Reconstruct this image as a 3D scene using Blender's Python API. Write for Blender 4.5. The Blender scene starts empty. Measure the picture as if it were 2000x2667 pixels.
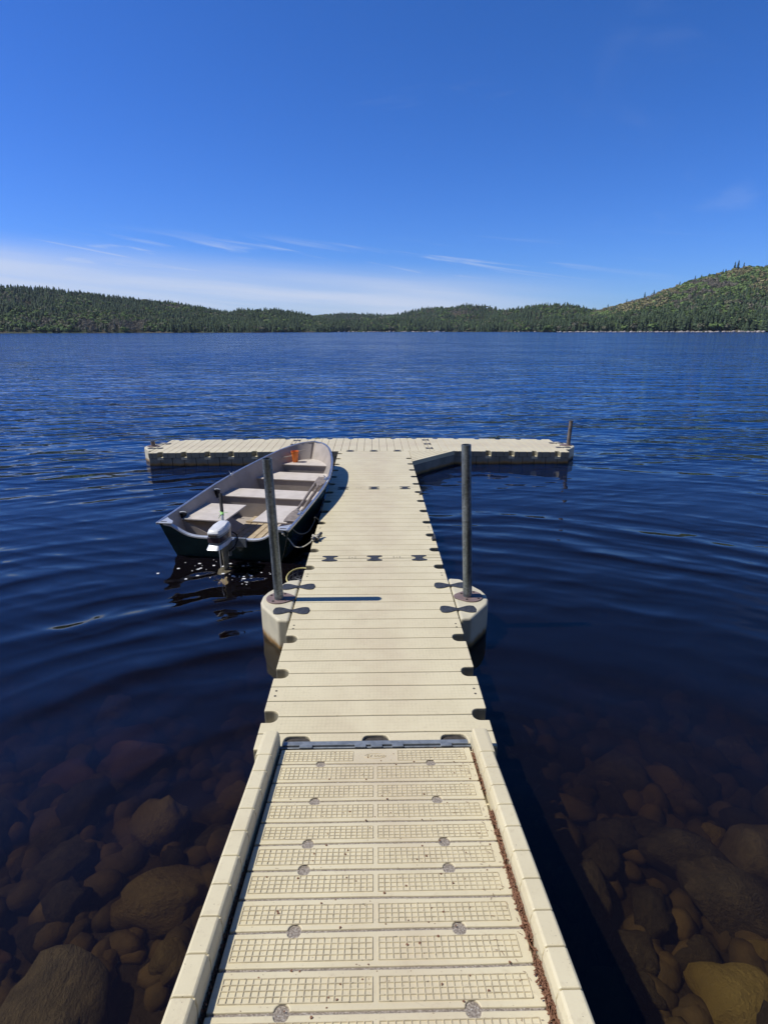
import bpy, bmesh, math, random
import numpy as np
from mathutils import Vector, Matrix, noise as mnoise

random.seed(7)
rng = np.random.default_rng(11)
R = math.radians
scene = bpy.context.scene
COL = scene.collection

# ---------------------------------------------------------------- camera
PITCH, YAW, ROLL = 17.706, 1.033, 0.08
cam_d = bpy.data.cameras.new('camera')
cam_d.sensor_fit = 'HORIZONTAL'
cam_d.sensor_width = 36.0
cam_d.lens = 36.0 * 1480 / 2000
cam_d.clip_start = 0.05
cam_d.clip_end = 12000
cam = bpy.data.objects.new('camera', cam_d)
COL.objects.link(cam)
cam.location = (0, 0, 2.80)
cam.matrix_world = (Matrix.Translation((0, 0, 2.80)) @ Matrix.Rotation(R(-YAW), 4, 'Z')
                    @ Matrix.Rotation(R(90 - PITCH), 4, 'X') @ Matrix.Rotation(R(-ROLL), 4, 'Z'))
scene.camera = cam

# ---------------------------------------------------------------- sky and sun
SUN_EL = R(55.0)
to_sun = Vector((-math.cos(SUN_EL), 0.0, math.sin(SUN_EL)))
world = bpy.data.worlds.new('World')
scene.world = world
world.use_nodes = True
wt = world.node_tree
wt.nodes.clear()
def N(t, kind, **kw):
    n = t.nodes.new(kind)
    for k, v in kw.items():
        if k.startswith('i_'):
            key = k[2:]
            n.inputs[int(key) if key.isdigit() else key.replace('_', ' ')].default_value = v
        else:
            setattr(n, k, v)
    return n
def L(t, a, ao, b, bi):
    t.links.new(a.outputs[ao], b.inputs[bi])
def math_n(t, op, a, b=None, c=None, clamp=False):
    n = t.nodes.new('ShaderNodeMath'); n.operation = op; n.use_clamp = clamp
    for i, v in enumerate((a, b, c)):
        if v is None: continue
        if isinstance(v, (int, float)): n.inputs[i].default_value = v
        else: t.links.new(v, n.inputs[i])
    return n.outputs[0]
def maprange(t, v, a, b, c=0.0, d=1.0, smooth=True):
    n = t.nodes.new('ShaderNodeMapRange'); n.interpolation_type = 'SMOOTHSTEP' if smooth else 'LINEAR'
    t.links.new(v, n.inputs[0])
    for i, x in enumerate((a, b, c, d)): n.inputs[i + 1].default_value = x
    return n.outputs[0]
def mixc(t, fac, a, b, mode='MIX'):
    n = t.nodes.new('ShaderNodeMix'); n.data_type = 'RGBA'; n.blend_type = mode
    for k, v in ((0, fac), (6, a), (7, b)):
        if isinstance(v, (int, float)): n.inputs[k].default_value = v
        elif isinstance(v, tuple): n.inputs[k].default_value = v if len(v) == 4 else (*v, 1)
        else: t.links.new(v, n.inputs[k])
    return n.outputs[2]
sky = N(wt, 'ShaderNodeTexSky')
sky.sky_type = 'NISHITA'
sky.sun_disc = False
sky.sun_elevation = SUN_EL
sky.sun_rotation = R(-90)
sky.altitude = 300
sky.air_density = 1.0
sky.dust_density = 0.3
sky.ozone_density = 2.2
SKY_STRENGTH = 0.10
hs = N(wt, 'ShaderNodeHueSaturation'); hs.inputs['Saturation'].default_value = 1.17
hs.inputs['Hue'].default_value = 0.508; hs.inputs['Value'].default_value = 0.98
L(wt, sky, 0, hs, 'Color')
# camera-like rendition of a deep clear sky: per-channel gain and contrast
gz = N(wt, 'ShaderNodeTexCoord'); gs = N(wt, 'ShaderNodeSeparateXYZ'); L(wt, gz, 'Generated', gs, 0); geo_z = gs.outputs[2]
ssep = N(wt, 'ShaderNodeSeparateColor'); L(wt, hs, 0, ssep, 0)
scmb = N(wt, 'ShaderNodeCombineColor')
for ch_, (g_, p_) in enumerate(((.455, 1.107), (.735, .966), (1.60, 1.18))):
    v_ = math_n(wt, 'MULTIPLY', math_n(wt, 'POWER', math_n(wt, 'MAXIMUM', math_n(wt, 'MULTIPLY', ssep.outputs[ch_], .1), 0.0), p_), g_*10)
    wt.links.new(v_, scmb.inputs[ch_])
zen = maprange(wt, geo_z, .50, .85, 1.0, (.42))
geo = N(wt, 'ShaderNodeTexCoord')
sep = N(wt, 'ShaderNodeSeparateXYZ'); L(wt, geo, 'Generated', sep, 0)
zx, zy, zz = sep.outputs[0], sep.outputs[1], sep.outputs[2]
# high thin cirrus: stretched noise on the direction
def cirrus(sx, sz, scale, detail, lo, hi, tilt=0.0, seed=0.0, dist=0.4):
    cmb = N(wt, 'ShaderNodeCombineXYZ')
    L(wt, N_wrap(math_n(wt, 'MULTIPLY', zx, sx)), 0, cmb, 0)
    L(wt, N_wrap(math_n(wt, 'MULTIPLY', zy, sx)), 0, cmb, 1)
    L(wt, N_wrap(math_n(wt, 'ADD', math_n(wt, 'MULTIPLY', zz, sz), math_n(wt, 'MULTIPLY', zx, tilt))), 0, cmb, 2)
    nz = N(wt, 'ShaderNodeTexNoise'); nz.noise_dimensions = '4D'
    nz.inputs['Scale'].default_value = scale; nz.inputs['Detail'].default_value = detail
    nz.inputs['Roughness'].default_value = 0.55; nz.inputs['Distortion'].default_value = dist
    nz.inputs['W'].default_value = seed
    L(wt, cmb, 0, nz, 'Vector')
    return maprange(wt, nz.outputs[0], lo, hi)
class N_wrap:
    def __init__(self, s): self.outputs = [s]
az_left = maprange(wt, zx, 0.56, 0.0)
band_lo = maprange(wt, zz, 0.145, 0.035)
veil = math_n(wt, 'MULTIPLY', maprange(wt, math_n(wt, 'ADD', zz, math_n(wt, 'MULTIPLY', zx, .05)), 0.112, 0.05), az_left)
c1 = cirrus(1.1, 16.0, 2.0, 5, 0.34, 0.68, 1.2, 3.1)
low = math_n(wt, 'MULTIPLY', math_n(wt, 'MULTIPLY', veil, math_n(wt, 'MULTIPLY_ADD', c1, 0.45, 0.55)), 0.97)
c2 = cirrus(1.5, 30.0, 2.6, 7, 0.50, 0.68, 4.2, 9.7, 0.9)
mid = math_n(wt, 'MULTIPLY', math_n(wt, 'MULTIPLY', math_n(wt, 'MULTIPLY', c2, maprange(wt, zz, 0.15, 0.11)), az_left), 0.6)
c3 = cirrus(2.6, 6.0, 1.3, 7, 0.56, 0.80, 2.0, 21.3, 1.2)
hi_ = math_n(wt, 'MULTIPLY', math_n(wt, 'MULTIPLY', c3, maprange(wt, zx, 0.15, 0.5)), 0.13)
c4 = cirrus(3.0, 9.0, 1.8, 6, 0.66, 0.80, -2.0, 44.0, 1.0)
wisp = math_n(wt, 'MULTIPLY', c4, 0.05)
cf = math_n(wt, 'MAXIMUM', math_n(wt, 'MAXIMUM', low, mid), math_n(wt, 'MAXIMUM', hi_, wisp), clamp=True)
zc = N(wt, 'ShaderNodeCombineColor')
for k_ in range(3): wt.links.new(zen, zc.inputs[k_])
ccol = mixc(wt, cf, mixc(wt, 1.0, scmb.outputs[0], zc.outputs[0], 'MULTIPLY'), (6.3, 7.1, 8.9))
bg = N(wt, 'ShaderNodeBackground'); bg.inputs[1].default_value = SKY_STRENGTH
wt.links.new(ccol, bg.inputs[0])
wo = N(wt, 'ShaderNodeOutputWorld'); L(wt, bg, 0, wo, 0)

sun_d = bpy.data.lights.new('sun', 'SUN')
sun_d.energy = 4.6
sun_d.angle = R(0.5)
sun_d.color = (1.0, 0.965, 0.90)
sun = bpy.data.objects.new('sun', sun_d)
sun.rotation_euler = to_sun.to_track_quat('Z', 'Y').to_euler()
COL.objects.link(sun)

scene.view_settings.view_transform = 'Standard'
scene.view_settings.look = 'None'
scene.view_settings.exposure = 0.0
scene.view_settings.gamma = 1.0

# ---------------------------------------------------------------- materials
def new_mat(name, col=(.5, .5, .5), rough=.5, metal=0.0, spec=.5):
    m = bpy.data.materials.new(name); m.use_nodes = True
    b = m.node_tree.nodes['Principled BSDF']
    b.inputs['Base Color'].default_value = (*col, 1)
    b.inputs['Roughness'].default_value = rough
    b.inputs['Metallic'].default_value = metal
    b.inputs['Specular IOR Level'].default_value = spec
    return m, m.node_tree, b
def noise_n(t, scale, detail=4, rough=.55, vec=None, dist=0.0):
    n = N(t, 'ShaderNodeTexNoise'); n.inputs['Scale'].default_value = scale
    n.inputs['Detail'].default_value = detail; n.inputs['Roughness'].default_value = rough
    n.inputs['Distortion'].default_value = dist
    if vec is not None: t.links.new(vec, n.inputs['Vector'])
    return n.outputs[0]
def objco(t):
    return N(t, 'ShaderNodeTexCoord').outputs['Object']
def mapped(t, vec, scale=(1, 1, 1), rot=(0, 0, 0), loc=(0, 0, 0)):
    n = N(t, 'ShaderNodeMapping'); t.links.new(vec, n.inputs[0])
    n.inputs['Scale'].default_value = scale; n.inputs['Rotation'].default_value = rot
    n.inputs['Location'].default_value = loc
    return n.outputs[0]
def bump(t, b, h, dist=.002, strength=1.0):
    n = N(t, 'ShaderNodeBump'); n.inputs['Distance'].default_value = dist
    n.inputs['Strength'].default_value = strength
    t.links.new(h, n.inputs['Height']); t.links.new(n.outputs[0], b.inputs['Normal'])
def mottle(name, a, b_, scale=8, rough=.5, metal=0., spec=.5, bs=0., bd=.001, lo=.35, hi=.65, speck=None, sscale=60, slo=.68, shi=.75):
    m, t, b = new_mat(name, a, rough, metal, spec)
    co = objco(t)
    n1 = noise_n(t, scale, 6, .6, co)
    c = mixc(t, maprange(t, n1, lo, hi), a, b_)
    if speck:
        s = noise_n(t, sscale, 3, .6, co)
        c = mixc(t, maprange(t, s, slo, shi), c, speck)
    t.links.new(c, b.inputs['Base Color'])
    if bs: bump(t, b, noise_n(t, bs, 4, .6, co), bd)
    return m

def plastic(name, grid=0):
    """sun-faded cream polyethylene; grid: 1 = fine tread squares on the planks"""
    A, B = (.665, .59, .39), (.60, .525, .34)
    m, t, b = new_mat(name, A, .48, 0, .35)
    co = objco(t)
    c = mixc(t, maprange(t, noise_n(t, 2.2, 5, .6, co), .35, .7), A, B)
    # per-piece fading, scuffed walking line, water stains
    inf = N(t, 'ShaderNodeObjectInfo').outputs['Random']
    c = mixc(t, math_n(t, 'MULTIPLY', inf, .35), c, (.62, .57, .42))
    xs0 = N(t, 'ShaderNodeSeparateXYZ'); t.links.new(co, xs0.inputs[0])
    walk = maprange(t, math_n(t, 'ABSOLUTE', xs0.outputs[0]), .55, .12)
    c = mixc(t, math_n(t, 'MULTIPLY', math_n(t, 'MULTIPLY', walk, maprange(t, noise_n(t, 1.4, 4, .6, co), .3, .7)), .5), c, (.50, .40, .275))
    st0 = noise_n(t, 5.5, 6, .75, mapped(t, co, (1, 1.6, 1), (0, 0, .4)), .8)
    c = mixc(t, math_n(t, 'MULTIPLY', maprange(t, st0, .60, .72), .30), c, (.36, .30, .21))
    # dust and dirt
    d = noise_n(t, 26, 6, .7, co)
    c = mixc(t, math_n(t, 'MULTIPLY', maprange(t, d, .52, .75), .35), c, (.40, .32, .21))
    sp = noise_n(t, 95, 2, .5, co)
    c = mixc(t, math_n(t, 'MULTIPLY', maprange(t, sp, .69, .75), .7), c, (.16, .12, .08))
    h = noise_n(t, 140, 3, .6, co)
    if grid:
        s = N(t, 'ShaderNodeSeparateXYZ'); t.links.new(co, s.inputs[0])
        X, Y, Z = s.outputs
        def line(v, pitch, w, off=0.0):
            f = math_n(t, 'FRACT', math_n(t, 'ADD', math_n(t, 'MULTIPLY', v, 1 / pitch), 500 + off))
            return math_n(t, 'LESS_THAN', math_n(t, 'ABSOLUTE', math_n(t, 'SUBTRACT', f, .5)), w)
        fy = math_n(t, 'FRACT', math_n(t, 'ADD', math_n(t, 'MULTIPLY', math_n(t, 'SUBTRACT', Y, .0845), 1 / .169), 50))
        inside = math_n(t, 'MULTIPLY', math_n(t, 'LESS_THAN', math_n(t, 'ABSOLUTE', math_n(t, 'SUBTRACT', fy, .5)), .37),
                        math_n(t, 'LESS_THAN', math_n(t, 'ABSOLUTE', X), .655))
        ln = math_n(t, 'MAXIMUM', line(X, .0265, .06), line(fy, .185, .06, .5))
        top = math_n(t, 'GREATER_THAN', Z, -.004)
        ln = math_n(t, 'MULTIPLY', math_n(t, 'MULTIPLY', ln, inside), top)
        wear = maprange(t, noise_n(t, 3.0, 4, .6, co), .35, .65, .25, 1.0)
        c = mixc(t, math_n(t, 'MULTIPLY', math_n(t, 'MULTIPLY', ln, wear), .30), c, (.34, .31, .17))
    if grid:   # grime and painted-in shade on the vertical walls below the deck edge
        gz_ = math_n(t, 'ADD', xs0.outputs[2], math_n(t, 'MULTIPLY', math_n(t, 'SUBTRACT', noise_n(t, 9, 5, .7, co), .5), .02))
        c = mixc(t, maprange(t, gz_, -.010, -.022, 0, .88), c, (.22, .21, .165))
    t.links.new(c, b.inputs['Base Color'])
    bump(t, b, h, .0012, .6)
    return m

M = {}
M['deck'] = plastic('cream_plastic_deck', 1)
M['cream'] = plastic('cream_plastic')
def float_mat(clean):
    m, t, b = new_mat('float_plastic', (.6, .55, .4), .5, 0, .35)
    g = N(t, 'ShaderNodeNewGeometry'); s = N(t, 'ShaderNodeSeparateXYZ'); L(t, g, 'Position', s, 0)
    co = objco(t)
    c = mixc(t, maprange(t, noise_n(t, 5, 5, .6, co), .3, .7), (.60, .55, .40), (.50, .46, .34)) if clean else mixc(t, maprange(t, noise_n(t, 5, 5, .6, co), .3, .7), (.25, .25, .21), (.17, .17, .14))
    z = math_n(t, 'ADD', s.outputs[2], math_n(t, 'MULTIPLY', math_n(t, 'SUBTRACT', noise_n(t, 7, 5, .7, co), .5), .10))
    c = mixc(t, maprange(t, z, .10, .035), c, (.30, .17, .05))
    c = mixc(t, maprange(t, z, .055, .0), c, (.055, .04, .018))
    t.links.new(c, b.inputs['Base Color'])
    return m
M['ribs'] = mottle('dusty_ribs', (.58, .50, .325), (.43, .365, .235), 18, .6, speck=(.2, .17, .12), sscale=60, slo=.62, shi=.72)
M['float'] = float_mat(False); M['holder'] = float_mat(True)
M['rubber'] = mottle('dark_rubber', (.022, .025, .032), (.045, .05, .06), 30, .6, speck=(.2, .18, .14), sscale=90, slo=.7, shi=.8)
def galv_mat():
    m, t, b = new_mat('galvanised_steel', (.3, .33, .36), .45, .75)
    co = objco(t)
    v = N(t, 'ShaderNodeTexVoronoi'); v.inputs['Scale'].default_value = 60; t.links.new(co, v.inputs['Vector'])
    st = noise_n(t, 9, 6, .7, mapped(t, co, (1, 1, .25)))
    c = mixc(t, maprange(t, st, .35, .7), (.14, .165, .18), (.27, .30, .32))
    bw = N(t, 'ShaderNodeRGBToBW'); t.links.new(v.outputs['Color'], bw.inputs[0]); c = mixc(t, .35, c, bw.outputs[0], 'OVERLAY')
    c = mixc(t, math_n(t, 'MULTIPLY', maprange(t, noise_n(t, 22, 5, .7, co), .6, .78), .5), c, (.62, .66, .68))
    t.links.new(c, b.inputs['Base Color'])
    t.links.new(maprange(t, st, .3, .7, .35, .6), b.inputs['Roughness'])
    bump(t, b, noise_n(t, 70, 4, .6, co), .0012)
    return m
M['galv'] = galv_mat()
M['hinge'] = mottle('hinge_steel', (.17, .19, .205), (.27, .295, .31), 14, .45, .35, bs=60, bd=.0006)
M['oldpipe'] = mottle('weathered_pipe', (.13, .11, .10), (.26, .22, .19), 12, .6, .4)
M['flange'] = mottle('brown_flange', (.22, .155, .145), (.17, .12, .11), 20, .55)
M['dark'] = mottle('dark_recess', (.03, .027, .025), (.06, .05, .045), 30, .7)
M['grit'] = mottle('sand_grit', (.36, .31, .25), (.20, .165, .13), 130, .9, bs=220, bd=.004, lo=.42, hi=.56, speck=(.62, .58, .52), sscale=190, slo=.6, shi=.66)
M['pine'] = mottle('pine_debris', (.13, .055, .03), (.26, .13, .07), 160, .85)
M['soot'] = mottle('black_stain', (.012, .013, .014), (.03, .03, .03), 40, .6)
M['rust'] = mottle('orange_rust', (.33, .16, .035), (.20, .10, .025), 14, .7)
# boat
M['hull'] = mottle('dark_green_paint', (.008, .022, .022), (.012, .032, .030), 5, .22, 0, .5)
M['liner'] = mottle('taupe_paint', (.41, .36, .315), (.34, .30, .26), 4, .55, 0, .4, speck=(.25, .2, .17), sscale=30, slo=.66, shi=.8)
M['seat'] = mottle('seat_paint', (.62, .56, .49), (.54, .485, .42), 6, .5, 0, .4, speck=(.30, .26, .23), sscale=26, slo=.62, shi=.8)
M['alu'] = mottle('aluminium_trim', (.55, .57, .60), (.42, .44, .48), 18, .35, .85)
M['aluw'] = mottle('pale_aluminium', (.62, .64, .66), (.5, .52, .55), 18, .45, .5)
M['wood'] = mottle('grey_wood', (.26, .22, .19), (.14, .115, .10), 9, .7, speck=(.4, .36, .32), sscale=40, slo=.6, shi=.75)
M['plank'] = mottle('floor_wood', (.50, .41, .27), (.36, .28, .18), 12, .7)
M['cowl'] = mottle('white_cowl', (.70, .71, .71), (.60, .61, .62), 10, .28, 0, .5, speck=(.25, .25, .26), sscale=24, slo=.70, shi=.76)
M['cowlgrey'] = mottle('grey_cowl', (.28, .31, .33), (.20, .22, .24), 14, .3, .3)
M['cowldark'] = mottle('maroon_band', (.045, .028, .035), (.07, .05, .06), 14, .25)
M['leg'] = mottle('leg_paint', (.26, .24, .18), (.17, .15, .10), 14, .5, speck=(.4, .38, .3), sscale=22, slo=.6, shi=.75)
M['prop'] = mottle('pale_propeller', (.75, .66, .5), (.65, .55, .4), 14, .4)
M['black'] = mottle('black_plastic', (.010, .010, .012), (.018, .018, .02), 20, .75, 0, .25)
M['tape'] = mottle('green_tape', (.28, .62, .16), (.38, .72, .25), 30, .5)
M['orange'] = mottle('orange_plastic', (.80, .20, .03), (.70, .16, .02), 10, .4)
M['ropew'] = mottle('white_rope', (.58, .55, .46), (.40, .37, .30), 160, .8, bs=200, bd=.003)
M['ropeg'] = mottle('grey_rope', (.12, .12, .11), (.07, .07, .065), 160, .8)
M['ropey'] = mottle('yellow_rope', (.55, .50, .22), (.42, .36, .14), 100, .8)
M['net'] = mottle('net_black', (.03, .032, .045), (.07, .075, .09), 60, .35)
M['foam'] = mottle('white_foam', (.75, .76, .78), (.6, .6, .6), 60, .6)
M['boatwhite'] = mottle('boat_white', (.75, .75, .73), (.6, .6, .6), 2, .4)
M['glassdark'] = mottle('dark_window', (.02, .025, .03), (.03, .03, .04), 2, .1)

def rock_mat(name, a, b_, c_, scale=3.2):
    m, t, b = new_mat(name, a, .8, 0, .2)
    co = objco(t)
    inf = N(t, 'ShaderNodeObjectInfo')
    c = mixc(t, maprange(t, noise_n(t, scale, 6, .65, co), .3, .7), a, b_)
    c = mixc(t, maprange(t, inf.outputs['Random'], .55, 1.0), c, c_)
    c = mixc(t, math_n(t, 'MULTIPLY', maprange(t, noise_n(t, 14, 5, .7, co), .55, .75), .5), c, (.10, .09, .06))
    hsn = N(t, 'ShaderNodeHueSaturation'); t.links.new(c, hsn.inputs['Color'])
    t.links.new(math_n(t, 'MULTIPLY_ADD', inf.outputs['Random'], .9, .55), hsn.inputs['Value'])
    t.links.new(hsn.outputs[0], b.inputs['Base Color'])
    bump(t, b, math_n(t, 'ADD', noise_n(t, 5, 6, .7, co), math_n(t, 'MULTIPLY', noise_n(t, 22, 5, .6, co), .3)), .05)
    return m
M['rock'] = rock_mat('lake_rock', (.24, .20, .135), (.14, .12, .085), (.34, .26, .12))
M['rockred'] = rock_mat('red_rock', (.38, .24, .17), (.30, .19, .13), (.40, .25, .17))
M['rockyel'] = rock_mat('ochre_rock', (.46, .38, .15), (.26, .21, .09), (.50, .40, .15))
M['cobble'] = mottle('cobble_stone', (.10, .085, .06), (.28, .21, .11), 2.6, .85, 0, .2, bs=30, bd=.008, lo=.3, hi=.7)
M['shorerock'] = mottle('pale_shore_rock', (.38, .34, .31), (.24, .21, .19), .35, .85)

# water
def water_mat():
    m = bpy.data.materials.new('lake_water'); m.use_nodes = True
    t = m.node_tree; t.nodes.clear()
    g = N(t, 'ShaderNodeNewGeometry').outputs['Position']
    s = N(t, 'ShaderNodeSeparateXYZ'); t.links.new(g, s.inputs[0])
    # wave trains in metres: analytic slopes of sharpened sine waves, so they hold at any distance
    X, Y = s.outputs[0], s.outputs[1]
    mul = lambda a, b: math_n(t, 'MULTIPLY', a, b)
    add = lambda a, b: math_n(t, 'ADD', a, b)
    out = maprange(t, Y, 5.0, 18.0)
    leftness = maprange(t, X, 2.5, -2.5, .62, 1.0)
    calm = math_n(t, 'MAXIMUM', out, mul(leftness, .42))
    shore = maprange(t, Y, 2.0, 6.5, .10, 1.0)
    W1 = noise_n(t, 1.0, 2, .5, mapped(t, g, (.33, .33, 1)))
    W2 = noise_n(t, 1.0, 2, .5, mapped(t, g, (.55, .9, 1), (0, 0, R(10)), (5, 2, 0)))
    W3 = noise_n(t, 1.0, 2, .5, mapped(t, g, (1.3, 2.0, 1), (0, 0, 0), (9, 4, 0)))
    G1 = maprange(t, noise_n(t, 1.0, 2, .5, mapped(t, g, (.22, .34, 1), (0, 0, R(15)), (31, 2, 0))), .38, .66, .2, 1.15)
    G2 = maprange(t, noise_n(t, 1.0, 3, .6, mapped(t, g, (.30, .8, 1), (0, 0, R(-12)), (3, 22, 0))), .36, .64, .2, 1.5)
    G3 = maprange(t, noise_n(t, 1.0, 2, .5, mapped(t, g, (.03, .05, 1), (0, 0, R(20)))), .35, .65, .7, 1.2)
    sx = sy = None
    def wave(phase, dx, dy, amp):
        nonlocal sx, sy
        c = math_n(t, 'COSINE', phase); e = math_n(t, 'EXPONENT', math_n(t, 'SUBTRACT', math_n(t, 'SINE', phase), 1.0))
        f = mul(mul(c, e), amp)
        a, b = mul(f, dx), mul(f, dy)
        sx = a if sx is None else add(sx, a); sy = b if sy is None else add(sy, b)
    # rings bending round the shallow landing place
    yy = math_n(t, 'SUBTRACT', Y, 1.5)
    rad = math_n(t, 'SQRT', add(mul(mul(X, X), .85), mul(yy, yy)))
    rx, ry = math_n(t, 'DIVIDE', mul(X, .85), rad), math_n(t, 'DIVIDE', yy, rad)
    for lam, a, ww, ph, Wn in ((.95, .17, 9.0, 0.0, W1), (.56, .16, 13.0, 2.0, W1), (.34, .10, 12.0, 4.0, W2)):
        k = 2*math.pi/lam
        wave(add(add(mul(rad, k), mul(Wn, ww)), ph), rx, ry, mul(mul(mul(G1, shore), a), mul(leftness, maprange(t, Y, 12, 24, 1.0, .15))))
    # wind chop coming down the lake
    for lam, ang, a, ww, ph, Wn, Gn, reg in ((.21, -12, .13, 5, 1, W3, G2, out), (.33, 14, .20, 6, 2, W3, G2, calm), (.52, -22, .20, 7, 3, W2, G2, calm), (.80, 6, .18, 7, 5, W2, G1, calm),
                                    (1.25, -10, .15, 7, 7, W1, G2, out), (2.1, 12, .14, 6, 8, W1, G3, out), (4.3, -4, .10, 5, 9, W1, G3, maprange(t, Y, 25, 60))):
        k = 2*math.pi/lam; dx, dy = math.sin(R(ang)), math.cos(R(ang))
        wave(add(add(add(mul(X, k*dx), mul(Y, k*dy)), mul(Wn, ww)), ph), dx, dy, mul(mul(mul(Gn, reg), mul(shore, G3)), a))
    far = maprange(t, Y, 15, 160, 1.0, .85)
    nz = N(t, 'ShaderNodeTexNoise'); nz.inputs['Scale'].default_value = 1.0; nz.inputs['Detail'].default_value = 3
    t.links.new(mapped(t, g, (3.2, 7.0, 1)), nz.inputs['Vector'])
    nc = N(t, 'ShaderNodeSeparateColor'); t.links.new(nz.outputs['Color'], nc.inputs[0])
    fine = mul(mul(calm, shore), .22)
    cmb = N(t, 'ShaderNodeCombineXYZ')
    t.links.new(mul(mul(add(sx, mul(math_n(t, 'SUBTRACT', nc.outputs[0], .5), fine)), far), -1.0), cmb.inputs[0])
    t.links.new(mul(mul(add(sy, mul(math_n(t, 'SUBTRACT', nc.outputs[1], .5), fine)), far), -1.0), cmb.inputs[1])
    cmb.inputs[2].default_value = 1.0
    bp = N(t, 'ShaderNodeVectorMath', operation='NORMALIZE'); t.links.new(cmb.outputs[0], bp.inputs[0])
    fr = N(t, 'ShaderNodeFresnel'); fr.inputs['IOR'].default_value = 1.55; L(t, bp, 0, fr, 'Normal')
    gl = N(t, 'ShaderNodeBsdfGlossy'); t.links.new(maprange(t, s.outputs[1], 10, 80, .02, .08), gl.inputs['Roughness']); L(t, bp, 0, gl, 'Normal')
    tr = N(t, 'ShaderNodeBsdfTransparent')
    df = N(t, 'ShaderNodeBsdfDiffuse'); df.inputs['Color'].default_value = (.002, .056, .25, 1)
    t.links.new(mixc(t, maprange(t, s.outputs[1], 4, 16), (.052, .033, .027), (.002, .056, .25)), df.inputs['Color'])
    bod = N(t, 'ShaderNodeMixShader'); t.links.new(maprange(t, s.outputs[1], 4, 34, 0.06, .95), bod.inputs[0]); L(t, tr, 0, bod, 1); L(t, df, 0, bod, 2)
    mx = N(t, 'ShaderNodeMixShader'); L(t, fr, 0, mx, 0); L(t, bod, 0, mx, 1); L(t, gl, 0, mx, 2)
    ab = N(t, 'ShaderNodeVolumeAbsorption'); ab.inputs['Color'].default_value = (.44, .36, .16, 1); ab.inputs['Density'].default_value = 3.0
    o = N(t, 'ShaderNodeOutputMaterial'); L(t, mx, 0, o, 'Surface'); L(t, ab, 0, o, 'Volume')
    return m
M['water'] = water_mat()
M['bed'] = mottle('lake_bed', (.12, .095, .065), (.06, .048, .035), 1.3, .9, bs=9, bd=.05)
def hill_mat():
    m, t, b = new_mat('hillside', (.05, .06, .03), .95, 0, .1)
    g = N(t, 'ShaderNodeNewGeometry').outputs['Position']
    c = mixc(t, maprange(t, noise_n(t, .02, 6, .6, g), .35, .65), (.035, .05, .02), (.09, .075, .05))
    t.links.new(c, b.inputs['Base Color'])
    return m
M['hill'] = hill_mat()
def tree_mat():
    m, t, b = new_mat('tree_foliage', (.04, .07, .03), .85, 0, .15)
    at = N(t, 'ShaderNodeAttribute'); at.attribute_name = 'tint'
    g = N(t, 'ShaderNodeNewGeometry').outputs['Position']
    v = maprange(t, noise_n(t, .35, 4, .7, g), .3, .7, .65, 1.4)
    c = mixc(t, 1.0, at.outputs['Color'], (1, 1, 1), 'MULTIPLY')
    hsn = N(t, 'ShaderNodeHueSaturation'); t.links.new(c, hsn.inputs['Color']); t.links.new(v, hsn.inputs['Value'])
    t.links.new(hsn.outputs[0], b.inputs['Base Color'])
    return m
M['tree'] = tree_mat()
M['needles'] = mottle('pine_needles', (.028, .05, .02), (.055, .085, .03), .5, .85, 0, .2)
M['bark'] = mottle('bark', (.09, .065, .05), (.06, .045, .035), 2, .9)

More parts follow.
